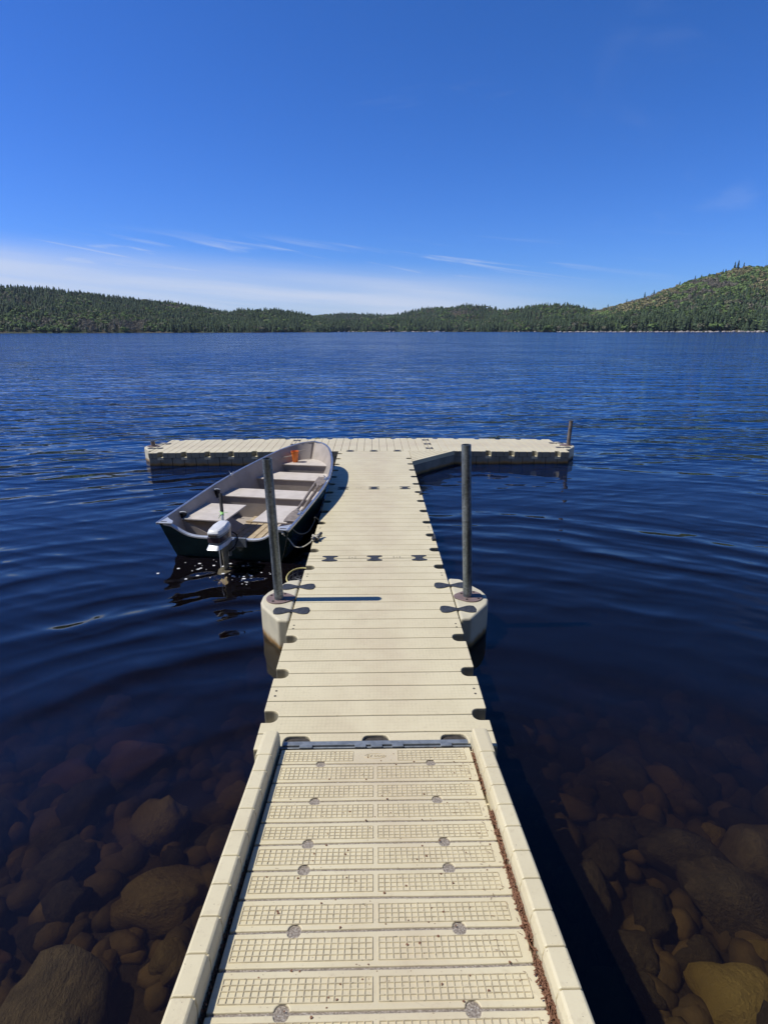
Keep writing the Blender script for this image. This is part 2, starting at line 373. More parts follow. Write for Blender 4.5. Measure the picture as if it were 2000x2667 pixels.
# ---------------------------------------------------------------- mesh helpers
class MB:
    def __init__(s): s.v = []; s.f = []
    def add(s, vs, fs):
        o = len(s.v); s.v += [tuple(p) for p in vs]; s.f += [tuple(i + o for i in f) for f in fs]
    def box(s, a, b, taper=0.0):
        x0, y0, z0 = a; x1, y1, z1 = b; t = taper
        s.add([(x0, y0, z0), (x1, y0, z0), (x1, y1, z0), (x0, y1, z0), (x0+t, y0+t, z1), (x1-t, y0+t, z1), (x1-t, y1-t, z1), (x0+t, y1-t, z1)],
              [(0, 3, 2, 1), (4, 5, 6, 7), (0, 1, 5, 4), (1, 2, 6, 5), (2, 3, 7, 6), (3, 0, 4, 7)])
    def prism(s, poly, z0, z1):
        n = len(poly)
        ar = sum(poly[i][0]*poly[(i+1) % n][1] - poly[(i+1) % n][0]*poly[i][1] for i in range(n))
        if ar < 0: poly = poly[::-1]
        s.add([(x, y, z0) for x, y in poly] + [(x, y, z1) for x, y in poly],
              [tuple(range(n))[::-1], tuple(range(n, 2*n))] + [(i, (i+1) % n, n+(i+1) % n, n+i) for i in range(n)])
    def tube(s, pts, r, n=10, cap=True):
        pts = [Vector(p) for p in pts]; rs = r if isinstance(r, (list, tuple)) else [r]*len(pts)
        rings = []; up = None
        for i, p in enumerate(pts):
            d = (pts[min(i+1, len(pts)-1)] - pts[max(i-1, 0)]).normalized()
            if up is None: up = Vector((0, 0, 1)) if abs(d.z) < .9 else Vector((1, 0, 0))
            a = d.cross(up).normalized(); b = a.cross(d).normalized(); up = b
            rings.append([p + (a*math.cos(2*math.pi*k/n) + b*math.sin(2*math.pi*k/n))*rs[i] for k in range(n)])
        o = []
        for g in rings: o += g
        fs = [(i*n+k, i*n+(k+1) % n, (i+1)*n+(k+1) % n, (i+1)*n+k) for i in range(len(pts)-1) for k in range(n)]
        if cap: fs += [tuple(range(n))[::-1], tuple((len(pts)-1)*n+k for k in range(n))]
        s.add(o, fs)
    def lathe(s, prof, c=(0, 0, 0), n=24):
        vs = []; fs = []
        for r, z in prof: vs += [(c[0]+r*math.cos(2*math.pi*k/n), c[1]+r*math.sin(2*math.pi*k/n), c[2]+z) for k in range(n)]
        for i in range(len(prof)-1): fs += [(i*n+k, i*n+(k+1) % n, (i+1)*n+(k+1) % n, (i+1)*n+k) for k in range(n)]
        s.add(vs, fs)
    def loft(s, rings, closed=True, cap0=True, cap1=True):
        n = len(rings[0]); o = []
        for g in rings: o += list(g)
        rn = n if closed else n-1
        fs = [(i*n+k, i*n+(k+1) % n, (i+1)*n+(k+1) % n, (i+1)*n+k) for i in range(len(rings)-1) for k in range(rn)]
        if closed and cap0: fs.append(tuple(range(n))[::-1])
        if closed and cap1: fs.append(tuple((len(rings)-1)*n+k for k in range(n)))
        s.add(o, fs)
    def build(s, name, m, parent=None, smooth=False, bevel=0.0, seg=2, loc=None, angle=35, recalc=True):
        me = bpy.data.meshes.new(name)
        me.from_pydata(s.v, [], s.f); me.update()
        if recalc:
            bm = bmesh.new(); bm.from_mesh(me); bmesh.ops.recalc_face_normals(bm, faces=bm.faces); bm.to_mesh(me); bm.free()
        me.materials.append(M[m])
        if smooth:
            me.polygons.foreach_set('use_smooth', [True]*len(me.polygons))
            me.set_sharp_from_angle(angle=R(angle))
        o = bpy.data.objects.new(name, me); COL.objects.link(o)
        if parent is not None: o.parent = parent
        if loc is not None: o.location = loc
        if bevel:
            b = o.modifiers.new('bevel', 'BEVEL'); b.width = bevel; b.segments = seg; b.limit_method = 'ANGLE'; b.angle_limit = R(38)
            b.harden_normals = False
        return o
def empty(name, loc=(0, 0, 0), parent=None):
    o = bpy.data.objects.new(name, None); o.empty_display_size = .1; o.location = loc
    COL.objects.link(o)
    if parent is not None: o.parent = parent
    return o
def tag(o, label=None, cat=None, group=None, kind=None):
    if label: o['label'] = label
    if cat: o['category'] = cat
    if group: o['group'] = group
    if kind: o['kind'] = kind
    return o
def copy_tree(o, parent=None):
    c = o.copy(); COL.objects.link(c)
    if parent is not None: c.parent = parent
    for ch in o.children: copy_tree(ch, c)
    return c
def catmull(pts, n):
    pts = [Vector(p) for p in pts]; P = [pts[0]*2 - pts[1]] + pts + [pts[-1]*2 - pts[-2]]; out = []
    for i in range(1, len(P)-2):
        for k in range(n):
            t = k/n; a, b, c, d = P[i-1:i+3]
            out.append(.5*((2*b) + (c-a)*t + (2*a-5*b+4*c-d)*t*t + (3*b-a-3*c+d)*t**3))
    out.append(pts[-1]); return out
def wob(x, seed, amp=.0022):
    return amp*(mnoise.noise(Vector((x*2.3, seed*7.7, 1.3))) * 1.6 + .5*mnoise.noise(Vector((x*9, seed*3.1, 5.3))))

# ---------------------------------------------------------------- ground: water, lake bed, hills
SHEET = 4200.0
def bed_z(x, y):
    pts = [(-60, 2.5), (-8, 1.0), (-3, .35), (-1.2, .0), (0, -.20), (1.5, -.42), (3, -.62), (5, -.98), (8, -1.9), (14, -3.4), (40, -6.0), (5000, -7.0)]
    y2 = y + .25*math.sin(x*.35)*min(1, abs(x)/6)
    for (a, b), (c, d) in zip(pts, pts[1:]):
        if y2 <= c or c == 5000:
            k = max(0, min(1, (y2-a)/(c-a))); return b + (d-b)*k
def grid_sheet(name, m, xs, ys, zf, loc=(0, 0, 0)):
    v = [(x, y, zf(x, y)) for y in ys for x in xs]; nx = len(xs)
    f = [(j*nx+i, j*nx+i+1, (j+1)*nx+i+1, (j+1)*nx+i) for j in range(len(ys)-1) for i in range(nx-1)]
    b = MB(); b.add(v, f)
    return b.build(name, m, smooth=True, angle=180, recalc=False)
xs = sorted(set([round(v*.5, 3) for v in range(-24, 25)] + [-SHEET, -900, -200, -60, -25, 25, 60, 200, 900, SHEET]))
ys = sorted(set([round(-3 + v*.4, 3) for v in range(0, 52)] + [-400, -60, -20, -8, 22, 40, 100, 300, 1000, SHEET]))
def bedz(x, y):
    z = bed_z(x, y)
    if abs(x) <= 12 and -3 <= y <= 18: z += .06*mnoise.noise(Vector((x*1.1, y*1.1, 0)))
    return z
tag(grid_sheet('lake_bed', 'bed', xs, ys, bedz), kind='structure')

wb = MB()
wb.box((-SHEET, -1.2-20, -9), (SHEET, SHEET, 0))
tag(wb.build('water', 'water'), kind='structure')

# ---------------------------------------------------------------- forested hills
ROT = 0.0
HILLS = [
  # name, skyline (azimuth deg, elevation deg), shore distance, ridge distance, tree height, kind
  ('left_hill', [(-48, 4.3), (-40, 4.0), (-31.12, 3.54), (-27.94, 3.41), (-24.57, 3.08), (-20.98, 2.67), (-17.94, 2.45), (-15.2, 1.98), (-13.18, 1.60), (-11.56, 1.0), (-10, .72)], 1050, 1500, 11.5, 'mix'),
  ('wooded_point', [(-17.5, .75), (-15.69, 1.1), (-14.01, 1.55), (-12.33, 1.88), (-8.96, 1.91), (-6.83, 1.63), (-5.1, 1.2), (-3.6, .78)], 1250, 1600, 13, 'dark'),
  ('far_hill', [(-8.5, 1.2), (-5.1, 1.43), (-2.9, 1.64), (-0.27, 1.56), (2.82, 1.44), (5, 1.3)], 1900, 2500, 13, 'mix'),
  ('low_point', [(-6.5, .8), (-3, 1.02), (0, 1.08), (4, 1.05), (8, 1.0), (11, .9)], 1500, 1620, 14, 'dark'),
  ('round_hill', [(0.5, 1.1), (2.82, 1.64), (5.0, 2.14), (7.61, 2.17), (9, 1.9), (11, 1.4)], 1700, 2250, 13.5, 'mix'),
  ('knob_hill', [(4.5, 1.0), (5.45, 1.43), (7.83, 2.25), (8.9, 2.41), (10.62, 2.23), (12.56, 1.82), (14.91, 1.19), (16, .9)], 1640, 2000, 13, 'mix'),
  ('back_hill', [(9.8, .8), (11.1, 1.35), (12.76, 1.9), (16.05, 2.35), (18.48, 2.24), (20.31, 1.75), (22.15, 1.1), (24, .8)], 1400, 1750, 14.5, 'dark'),
  ('right_hill', [(15.5, .75), (17.82, 1.0), (20.51, 1.71), (22.75, 2.3), (24.54, 2.83), (26.26, 3.45), (27.92, 4.09), (29.54, 4.48), (30.78, 4.80), (32.95, 4.9), (40, 4.8), (50, 4.2)], 1100, 1750, 14, 'right'),
]
def interp(tab, x):
    if x <= tab[0][0]: return tab[0][1]
    for (a, b), (c, d) in zip(tab, tab[1:]):
        if x <= c:
            t = (x-a)/(c-a); return b + (d-b)*t
    return tab[-1][1]
def fbm(x, y, z=0.0, o=4):
    return mnoise.fractal(Vector((x, y, z)), 1.0, 2.0, o)
def hill_h(hd, az, r):
    name, tab, d0, d1, th, kd = hd
    d0w = d0 * (1 + .045*fbm(az*.35, d0*.01, 2.0)) if kd != 'right' else d0*(1+.02*fbm(az*.4, 1, 2.0))
    Hr = 2.8 + d1*math.tan(R(interp(tab, az))) - th*.52
    Hr = max(Hr, 3.0)
    if r < d0w: return -3.0 * min(1, (d0w-r)/25.0)
    t = min(1.0, (r-d0w)/(d1-d0w))
    prof = (t**.85)*(1-.12*math.sin(t*math.pi))
    base = min(2.5, (r-d0w)*.12)
    h = base + (Hr-base)*prof + (fbm(az*.5, r*.008, 7)*min(18, Hr*.12))*math.sin(min(1, t)*math.pi)
    if r > d1: h = Hr*max(0, 1-(r-d1)/300.0) - 2
    return h
def polar(az, r): return (r*math.sin(R(az)), r*math.cos(R(az)))
for hd in HILLS:
    name, tab, d0, d1, th, kd = hd
    a0, a1 = tab[0][0], tab[-1][0]
    na = max(12, int((a1-a0)/.5)); nr = 26
    v = []; f = []
    rr = np.linspace(d0*.93, d1+220, nr)
    for j in range(nr):
        for i in range(na+1):
            az = a0 + (a1-a0)*i/na; x, y = polar(az, rr[j])
            e = min(1, i/2.0, (na-i)/2.0)
            h = hill_h(hd, az, rr[j]); v.append((x, y, h if h < 0 else h*e - 3*(1-e)))
    n = na+1
    f = [(j*n+i, j*n+i+1, (j+1)*n+i+1, (j+1)*n+i) for j in range(nr-1) for i in range(na)]
    b = MB(); b.add(v, f)
    tag(b.build('hill', 'hill', smooth=True, angle=180, recalc=False), kind='structure')

# tree templates: (verts, tris, shade)
def conifer_tpl(seed):
    r = random.Random(seed); v = []; f = []
    nt = 7
    for k in range(nt):
        t = k/nt; z0 = .10 + .86*t; rad = (.20 + r.uniform(-.03, .04))*(1-t)**.8 + .025; zt = min(1.0, z0 + .26*(1-t*.4))
        n = 7; o = len(v); ph = r.uniform(0, 6)
        for i in range(n):
            a = ph + 2*math.pi*i/n; q = rad*r.uniform(.55, 1.2)
            v.append((q*math.cos(a), q*math.sin(a), z0 + r.uniform(-.04, .03)))
        v.append((r.uniform(-.01, .01), r.uniform(-.01, .01), zt))
        for i in range(n): f.append((o+i, o+(i+1) % n, o+n))
    return np.array(v), np.array(f)
def round_tpl(seed, open_=False):
    r = random.Random(seed); v = []; f = []
    for k in range(46 if not open_ else 40):
        a = r.uniform(0, 2*math.pi); u = r.uniform(-.35, 1); w = math.sqrt(max(0, 1-u*u))
        rad = r.uniform(.25, .34)
        c = Vector((rad*w*math.cos(a), rad*w*math.sin(a), .62 + u*.36))
        s_ = r.uniform(.10, .17) if not open_ else r.uniform(.05, .11)
        nrm = Vector((math.cos(a)*w, math.sin(a)*w, u + .25)).normalized() + Vector((r.uniform(-.5, .5), r.uniform(-.5, .5), r.uniform(-.5, .5)))
        p = nrm.orthogonal().normalized(); q = nrm.cross(p).normalized(); o = len(v)
        th = r.uniform(0, 6)
        for i in range(4):
            g = th + i*math.pi/2; v.append(tuple(c + (p*math.cos(g) + q*math.sin(g))*s_))
        f += [(o, o+1, o+2), (o, o+2, o+3)]
    return np.array(v), np.array(f)
CON = [conifer_tpl(i) for i in range(6)]
RND = [round_tpl(20+i) for i in range(4)]
BARE = [round_tpl(40+i, True) for i in range(3)]
def forest(name, hd, label, step, group='forest on the far shore', ridge=True):
    nm, tab, d0, d1, th, kd = hd
    Vs = []; Fs = []; Cs = []; off = 0
    r = random.Random(hash(nm) % 1000 if False else len(nm)*13 + d0)
    a0, a1 = tab[0][0]+.25, tab[-1][0]-.25
    rad = d0*.96
    while rad < d1 + 45:
        da = math.degrees(step/rad); az = a0 + r.uniform(0, da)
        while az < a1:
            aa = az + r.uniform(-.4, .4)*da; rr_ = rad + r.uniform(-.5, .5)*step
            az += da*r.uniform(.7, 1.35)
            h = hill_h(hd, aa, rr_)
            if h < .12: continue
            if rr_ > d1 + 12 and h < 3: continue
            x, y = polar(aa, rr_)
            n1 = fbm(x*.013, y*.006, 3.3)*1.6; n2 = fbm(x*.016+9, y*.009, 8.8)
            t = (rr_-d0)/(d1-d0)
            u = r.random()
            if kd == 'right': pc = .92 - 1.02*max(0, t-.03)**.6 + .25*n1
            elif kd == 'dark': pc = .76 + .45*n1
            else: pc = .62 + .75*n1 - (.2 if n2 > .15 else 0)
            ht = th*r.uniform(.6, 1.15) * (1.3 if kd == 'right' and t < .25 else 1)
            if u < pc:
                V, F = CON[r.randrange(6)]; g = r.uniform(.7, 1.35)
                col = np.array((.040, .062, .033))*g + np.array((.018, .020, .004))*r.random(); w = ht*r.uniform(1.0, 1.5)
            elif n2 > .30 and kd != 'dark':
                V, F = BARE[r.randrange(3)]; ht *= .72; w = ht*r.uniform(1.0, 1.3)
                col = np.array((.19, .17, .125))*r.uniform(.7, 1.15)
            else:
                V, F = RND[r.randrange(4)]; ht *= .68; w = ht*r.uniform(1.2, 1.8)
                g = r.uniform(.7, 1.2)
                if kd == 'right' and t > .45: col = np.array((.25, .225, .11))*g if fbm(x*.009, y*.009, 5.5) > -.02 and r.random() < .8 else np.array((.16, .225, .07))*g
                else: col = np.array((.11, .165, .05))*g if r.random() < .7 else np.array((.145, .145, .085))*g
            ang = r.uniform(0, 6.28); c, s = math.cos(ang), math.sin(ang)
            P = np.empty_like(V)
            P[:, 0] = x + (V[:, 0]*c - V[:, 1]*s)*w; P[:, 1] = y + (V[:, 0]*s + V[:, 1]*c)*w; P[:, 2] = h - .5 + V[:, 2]*ht
            Vs.append(P); Fs.append(F+off); off += len(P)
            Cs.append(np.tile(np.append(col, 1.0), (len(P), 1)))
        rad += step*(.5 if rad < d0*1.05 else .92)
    V = np.concatenate(Vs); F = np.concatenate(Fs); Cc = np.concatenate(Cs)
    me = bpy.data.meshes.new(name)
    me.vertices.add(len(V)); me.vertices.foreach_set('co', V.ravel())
    me.loops.add(F.size); me.loops.foreach_set('vertex_index', F.ravel().astype(np.int32))
    me.polygons.add(len(F)); me.polygons.foreach_set('loop_start', np.arange(0, F.size, 3, dtype=np.int32))
    me.polygons.foreach_set('loop_total', np.full(len(F), 3, dtype=np.int32))
    me.update(calc_edges=True); me.validate()
    at = me.attributes.new('tint', 'FLOAT_COLOR', 'POINT'); at.data.foreach_set('color', Cc.ravel())
    me.materials.append(M['tree'])
    o = bpy.data.objects.new(name, me); COL.objects.link(o)
    return tag(o, label, 'forest', kind='stuff')
FL = {'left_hill': ('dense mixed forest on the long sloping hill at the left', 6.6), 'wooded_point': ('dark spruce forest on the low point ending the left hill', 7.2),
      'far_hill': ('faint forest on the lowest farthest ridge in the middle', 11), 'low_point': ('dark conifers standing low along the middle shore', 8.2),
      'round_hill': ('forest on the small rounded rise right of the middle', 10.5), 'knob_hill': ('forest on the pointed knoll right of the middle', 9.5),
      'back_hill': ('dark conifer forest on the flat-topped hill before the big right hill', 8.8), 'right_hill': ('spring green and brown forest covering the tall right hill', 7.6)}
for hd in HILLS:
    forest('forest', hd, FL[hd[0]][0], FL[hd[0]][1])

# unseen wooded bank added behind the camera to darken the shaded dock fronts
def bank():
    r = random.Random(77); Vs = []; Fs = []; Cs = []; off = 0
    for k in range(420):
        x = r.uniform(-90, 90); y = -r.uniform(11, 48); ht = r.uniform(9, 17)
        if r.random() < .7: V, F = CON[r.randrange(6)]; col = np.array((.03, .05, .024))*r.uniform(.7, 1.3)
        else: V, F = RND[r.randrange(4)]; col = np.array((.075, .11, .03))*r.uniform(.7, 1.2)
        w = ht*.85; c, s = math.cos(k), math.sin(k); P = np.empty_like(V)
        P[:, 0] = x + (V[:, 0]*c - V[:, 1]*s)*w; P[:, 1] = y + (V[:, 0]*s + V[:, 1]*c)*w; P[:, 2] = bed_z(x, y) - 1 + V[:, 2]*ht
        Vs.append(P); Fs.append(F+off); off += len(P); Cs.append(np.tile(np.append(col, 1.0), (len(P), 1)))
    V = np.concatenate(Vs); F = np.concatenate(Fs); me = bpy.data.meshes.new('forest')
    me.from_pydata(V.tolist(), [], F.tolist()); me.update()
    at = me.attributes.new('tint', 'FLOAT_COLOR', 'POINT'); at.data.foreach_set('color', np.concatenate(Cs).ravel()); me.materials.append(M['tree'])
    o = bpy.data.objects.new('forest', me); COL.objects.link(o); tag(o, 'unseen wooded bank added behind the viewer to shade the dock fronts', 'forest', kind='stuff')
bank()
# single pines one can tell apart along the right shore and on its ridge
def pine_meshes(seed):
    r = random.Random(seed); cr = MB(); tk = MB()
    tk.tube([(0, 0, -1.5), (0, 0, 4), (.1, 0, 12), (0, .1, 19.5)], [.34, .30, .18, .05], 7)
    for k in range(34):
        t = k/34; z = 2.2 + 17.6*t + r.uniform(-.3, .3)
        nb = 5 if t < .85 else 3
        for i in range(nb):
            a = r.uniform(0, 6.28); ln = (4.2*(1-t)**.75 + .5)*r.uniform(.45, 1.15); dr = r.uniform(-.35, .05)*ln
            c, s = math.cos(a), math.sin(a); w = ln*.34
            p0 = (0, 0, z + .3); p1 = (c*ln*.55 - s*w, s*ln*.55 + c*w, z + dr*.5); p2 = (c*ln, s*ln, z + dr); p3 = (c*ln*.55 + s*w, s*ln*.55 - c*w, z + dr*.5); p4 = (c*ln*.5, s*ln*.5, z + .55)
            cr.add([p0, p1, p2, p3, p4], [(0, 1, 4), (1, 2, 4), (4, 2, 3), (0, 4, 3), (0, 3, 2, 1)])
    return cr, tk
protos = []
for sd in range(4):
    cr, tk = pine_meshes(sd+3)
    protos.append((cr, tk))
pm = []
def place_pine(k, x, y, z, s, rz, label, group):
    if len(pm) <= k:
        e = empty('pine_tree', (x, y, z)); protos[k][0].build('crown', 'needles', e, recalc=False); protos[k][1].build('trunk', 'bark', e, smooth=True)
        pm.append(e); c = e
    else:
        c = copy_tree(pm[k])
    c.location = (x, y, z); c.rotation_euler = (0, 0, rz); c.scale = s
    tag(c, label, 'tree', group)
rp_ = random.Random(5)
RH = HILLS[-1]
def shore_r(hd, az):
    r = hd[2]*.93
    while hill_h(hd, az, r) < 1.0 and r < hd[3]: r += 3
    return r
for i in range(86):
    az = 16.8 + (34.5-16.8)*(i + rp_.uniform(.1, .9))/86
    rr0 = shore_r(RH, az) + rp_.uniform(2, 34)
    x, y = polar(az, rr0); q = rp_.uniform(.75, 1.25)
    place_pine(i % 4, x, y, hill_h(RH, az, rr0), (q*rp_.uniform(.85, 1.15), q, q*rp_.uniform(.85, 1.12)), rp_.uniform(0, 6),
               'tall green pine in the front row above the rocky right shore', 'pines along the right shore')
for i, az in enumerate((30.72, 30.95, 31.35, 22.9, 24.3, 25.0, 21.4, 28.0, 26.9)):
    rr0 = RH[3] - 4; x, y = polar(az, rr0); q = (1.45, 1.6, 1.2, 1.1, 1.3, 1.15, 1.1, 1.0, 1.0)[i]
    lab = ('%s conifer of the clump sticking up from the top of the right hill' % ('leftmost', 'tallest middle', 'rightmost')[i]) if i < 3 else 'lone dark conifer standing out on the skyline slope of the right hill'
    place_pine(i % 4, x, y, hill_h(RH, az, rr0)-1, (q*.8, q*.8, q*.85), i*1.3, lab, 'conifers in the summit clump' if i < 3 else 'conifers on the slope skyline')

# rocks: unit meshes
def rock_mesh(seed, sub=3, amp=.42, name='rock'):
    bm = bmesh.new(); bmesh.ops.create_icosphere(bm, subdivisions=sub, radius=1)
    for v in bm.verts:
        p = v.co.copy(); n = mnoise.fractal(p*1.1 + Vector((seed*5.1, 0, 0)), 1.0, 2.0, 3)
        q = p * (1 + amp*n); 
        for k in range(3):   # a few flattened facets
            d = Vector((math.sin(seed*3+k*2), math.cos(seed*5+k*1.3), math.sin(seed+k*2.1)*.6)).normalized(); e = q.dot(d) - .74
            if e > 0: q -= d*e*.8
        v.co = q
    me = bpy.data.meshes.new(name); bm.to_mesh(me); bm.free()
    me.polygons.foreach_set('use_smooth', [True]*len(me.polygons))
    return me
RM = [rock_mesh(i) for i in range(7)]
for me in RM: me.materials.append(M['rock'])
def rock(name, mesh, loc, sc, rot, label, group, cat='rock', mat=None):
    o = bpy.data.objects.new(name, mesh); COL.objects.link(o)
    o.location = loc; o.scale = sc; o.rotation_euler = rot
    if mat:
        o.material_slots[0].link = 'OBJECT'; o.material_slots[0].material = M[mat]
    return tag(o, label, cat, group)
# far shore rocks
SR = [rock_mesh(30+i, 1, .5) for i in range(4)]
for me in SR: me.materials.append(M['shorerock'])
rs = random.Random(9)
def shore_rocks(hd, a0, a1, n, smin, smax, label, group):
    for i in range(n):
        az = a0 + (a1-a0)*(i + rs.random())/n
        r0 = shore_r(hd, az) - rs.uniform(3, 16); x, y = polar(az, r0); s = rs.uniform(smin, smax)
        rock('shore_boulder', SR[i % 4], (x, y, rs.uniform(-.2, .7)), (s*rs.uniform(.8, 1.9), s, s*rs.uniform(.35, .75)), (rs.uniform(-.2, .2), rs.uniform(-.2, .2), rs.uniform(0, 6)), label, group, 'boulder')
shore_rocks(RH, 17.2, 33.6, 120, 1.2, 3.6, 'pale grey boulder at the waterline of the right shore', 'boulders along the right shore')
shore_rocks(HILLS[3], -5.2, 7.0, 46, 1.6, 4.0, 'pale boulder at the waterline of the middle shore', 'boulders along the middle shore')
shore_rocks(HILLS[6], 12.5, 17.5, 14, 1.5, 3.0, 'pale boulder at the foot of the flat-topped hill', 'boulders under the flat-topped hill')

# rocks on the lake bed near the shore
ru = random.Random(21)
placed = []
def bed_ok(x, y, s):
    return all((x-a)**2 + (y-b)**2 > (.72*(s+c))**2 for a, b, c in placed)
special = [(-2.35, 1.62, .30, 'rockyel', 'mossy yellow rock under water at the bottom left corner'),
           (2.50, 1.62, .33, 'rockyel', 'large rounded ochre rock under water at the bottom right corner'),
           (1.80, 1.95, .20, 'rockyel', 'elongated ochre rock under water beside the gangway shadow'),
           (-2.05, 4.05, .25, 'rockred', 'reddish round rock under water left of the dock'),
           (-3.05, 3.05, .15, 'rockyel', 'small ochre rock with a dark notch under water at far left'),
           (-1.55, 1.85, .27, 'rock', 'broad flat brown slab under water left of the gangway'),
           (2.15, 2.45, .27, 'rock', 'big brown boulder under water right of the gangway shadow'),
           (-1.30, 2.6, .23, 'rock', 'square-edged brown boulder under water beside the gangway curb'),
           (2.75, 2.35, .24, 'rock', 'broad brown boulder under water at the right picture edge')]
for x, y, s, mt, lab in special:
    placed.append((x, y, s))
    el = (1.25, .9) if s > .2 else (1, 1)
    rock('submerged_rock', RM[len(placed) % 7], (x, y, bed_z(x, y) + s*.25), (s*el[0], s*el[1], s*.66), (0, .1, len(placed)*.8), lab, 'rocks on the lake bed', 'rock', mt)
cnt = 0
for att in range(9000):
    y = .9 + 5.2*ru.random()**1.1; half = 1.75 + .74*y
    x = ru.uniform(-half, half)
    s = ru.choice((.075, .085, .09, .10, .11, .13, .15, .18))*ru.uniform(.85, 1.15)*(1 + .05*y)
    if abs(x) < .5 and y < 3: continue
    if not bed_ok(x, y, s): continue
    placed.append((x, y, s)); cnt += 1
    side = 'left' if x < 0 else 'right'
    rock('submerged_rock', RM[cnt % 7], (x, y, bed_z(x, y) + s*ru.uniform(.15, .5)), (s*ru.uniform(.95, 1.5), s*ru.uniform(.75, 1.1), s*ru.uniform(.55, .9)),
         (ru.uniform(-.35, .35), ru.uniform(-.35, .35), ru.uniform(0, 6.3)),
         'brown rounded rock on the dim lake bed %s of the gangway' % side, 'brown rocks on the lake bed %s of the gangway' % side, 'rock',
         ru.choice(('rockyel', 'rockred', 'rockyel', None, None, None, None, None, None)))
    if cnt >= 285: break
# the countless smaller cobbles that fill the gaps: one mass
def cobbles():
    Vs = []; Fs = []; off = 0
    base = []
    for k in range(5):
        m_ = rock_mesh(60+k, 2, .3, 'tmp'); V = np.empty(len(m_.vertices)*3); m_.vertices.foreach_get('co', V)
        F = np.array([list(p.vertices) for p in m_.polygons]); base.append((V.reshape(-1, 3), F)); bpy.data.meshes.remove(m_)
    for k in range(2600):
        y = .5 + 7.0*ru.random()**1.1; half = 2.1 + .78*y; x = ru.uniform(-half, half); s = ru.uniform(.035, .10)*(1 + .08*y)
        V, F = base[k % 5]; a = ru.uniform(0, 6.3); c, q = math.cos(a), math.sin(a)
        sx_, sy_, sz_ = s*ru.uniform(.9, 1.5), s*ru.uniform(.8, 1.1), s*ru.uniform(.5, .9)
        P = np.empty_like(V); vx, vy = V[:, 0]*sx_, V[:, 1]*sy_
        P[:, 0] = x + vx*c - vy*q; P[:, 1] = y + vx*q + vy*c; P[:, 2] = bed_z(x, y) + s*.3 + V[:, 2]*sz_
        Vs.append(P); Fs.append(F+off); off += len(P)
    V = np.concatenate(Vs); F = np.concatenate(Fs); me = bpy.data.meshes.new('cobbles')
    me.vertices.add(len(V)); me.vertices.foreach_set('co', V.ravel()); me.loops.add(F.size); me.loops.foreach_set('vertex_index', F.ravel().astype(np.int32))
    me.polygons.add(len(F)); me.polygons.foreach_set('loop_start', np.arange(0, F.size, 3, dtype=np.int32)); me.polygons.foreach_set('loop_total', np.full(len(F), 3, dtype=np.int32))
    me.update(calc_edges=True); me.polygons.foreach_set('use_smooth', [True]*len(me.polygons)); me.materials.append(M['cobble'])
    o = bpy.data.objects.new('cobbles', me); COL.objects.link(o); tag(o, 'small brown cobbles covering the lake bed between the larger rocks', 'cobbles', kind='stuff')
cobbles()

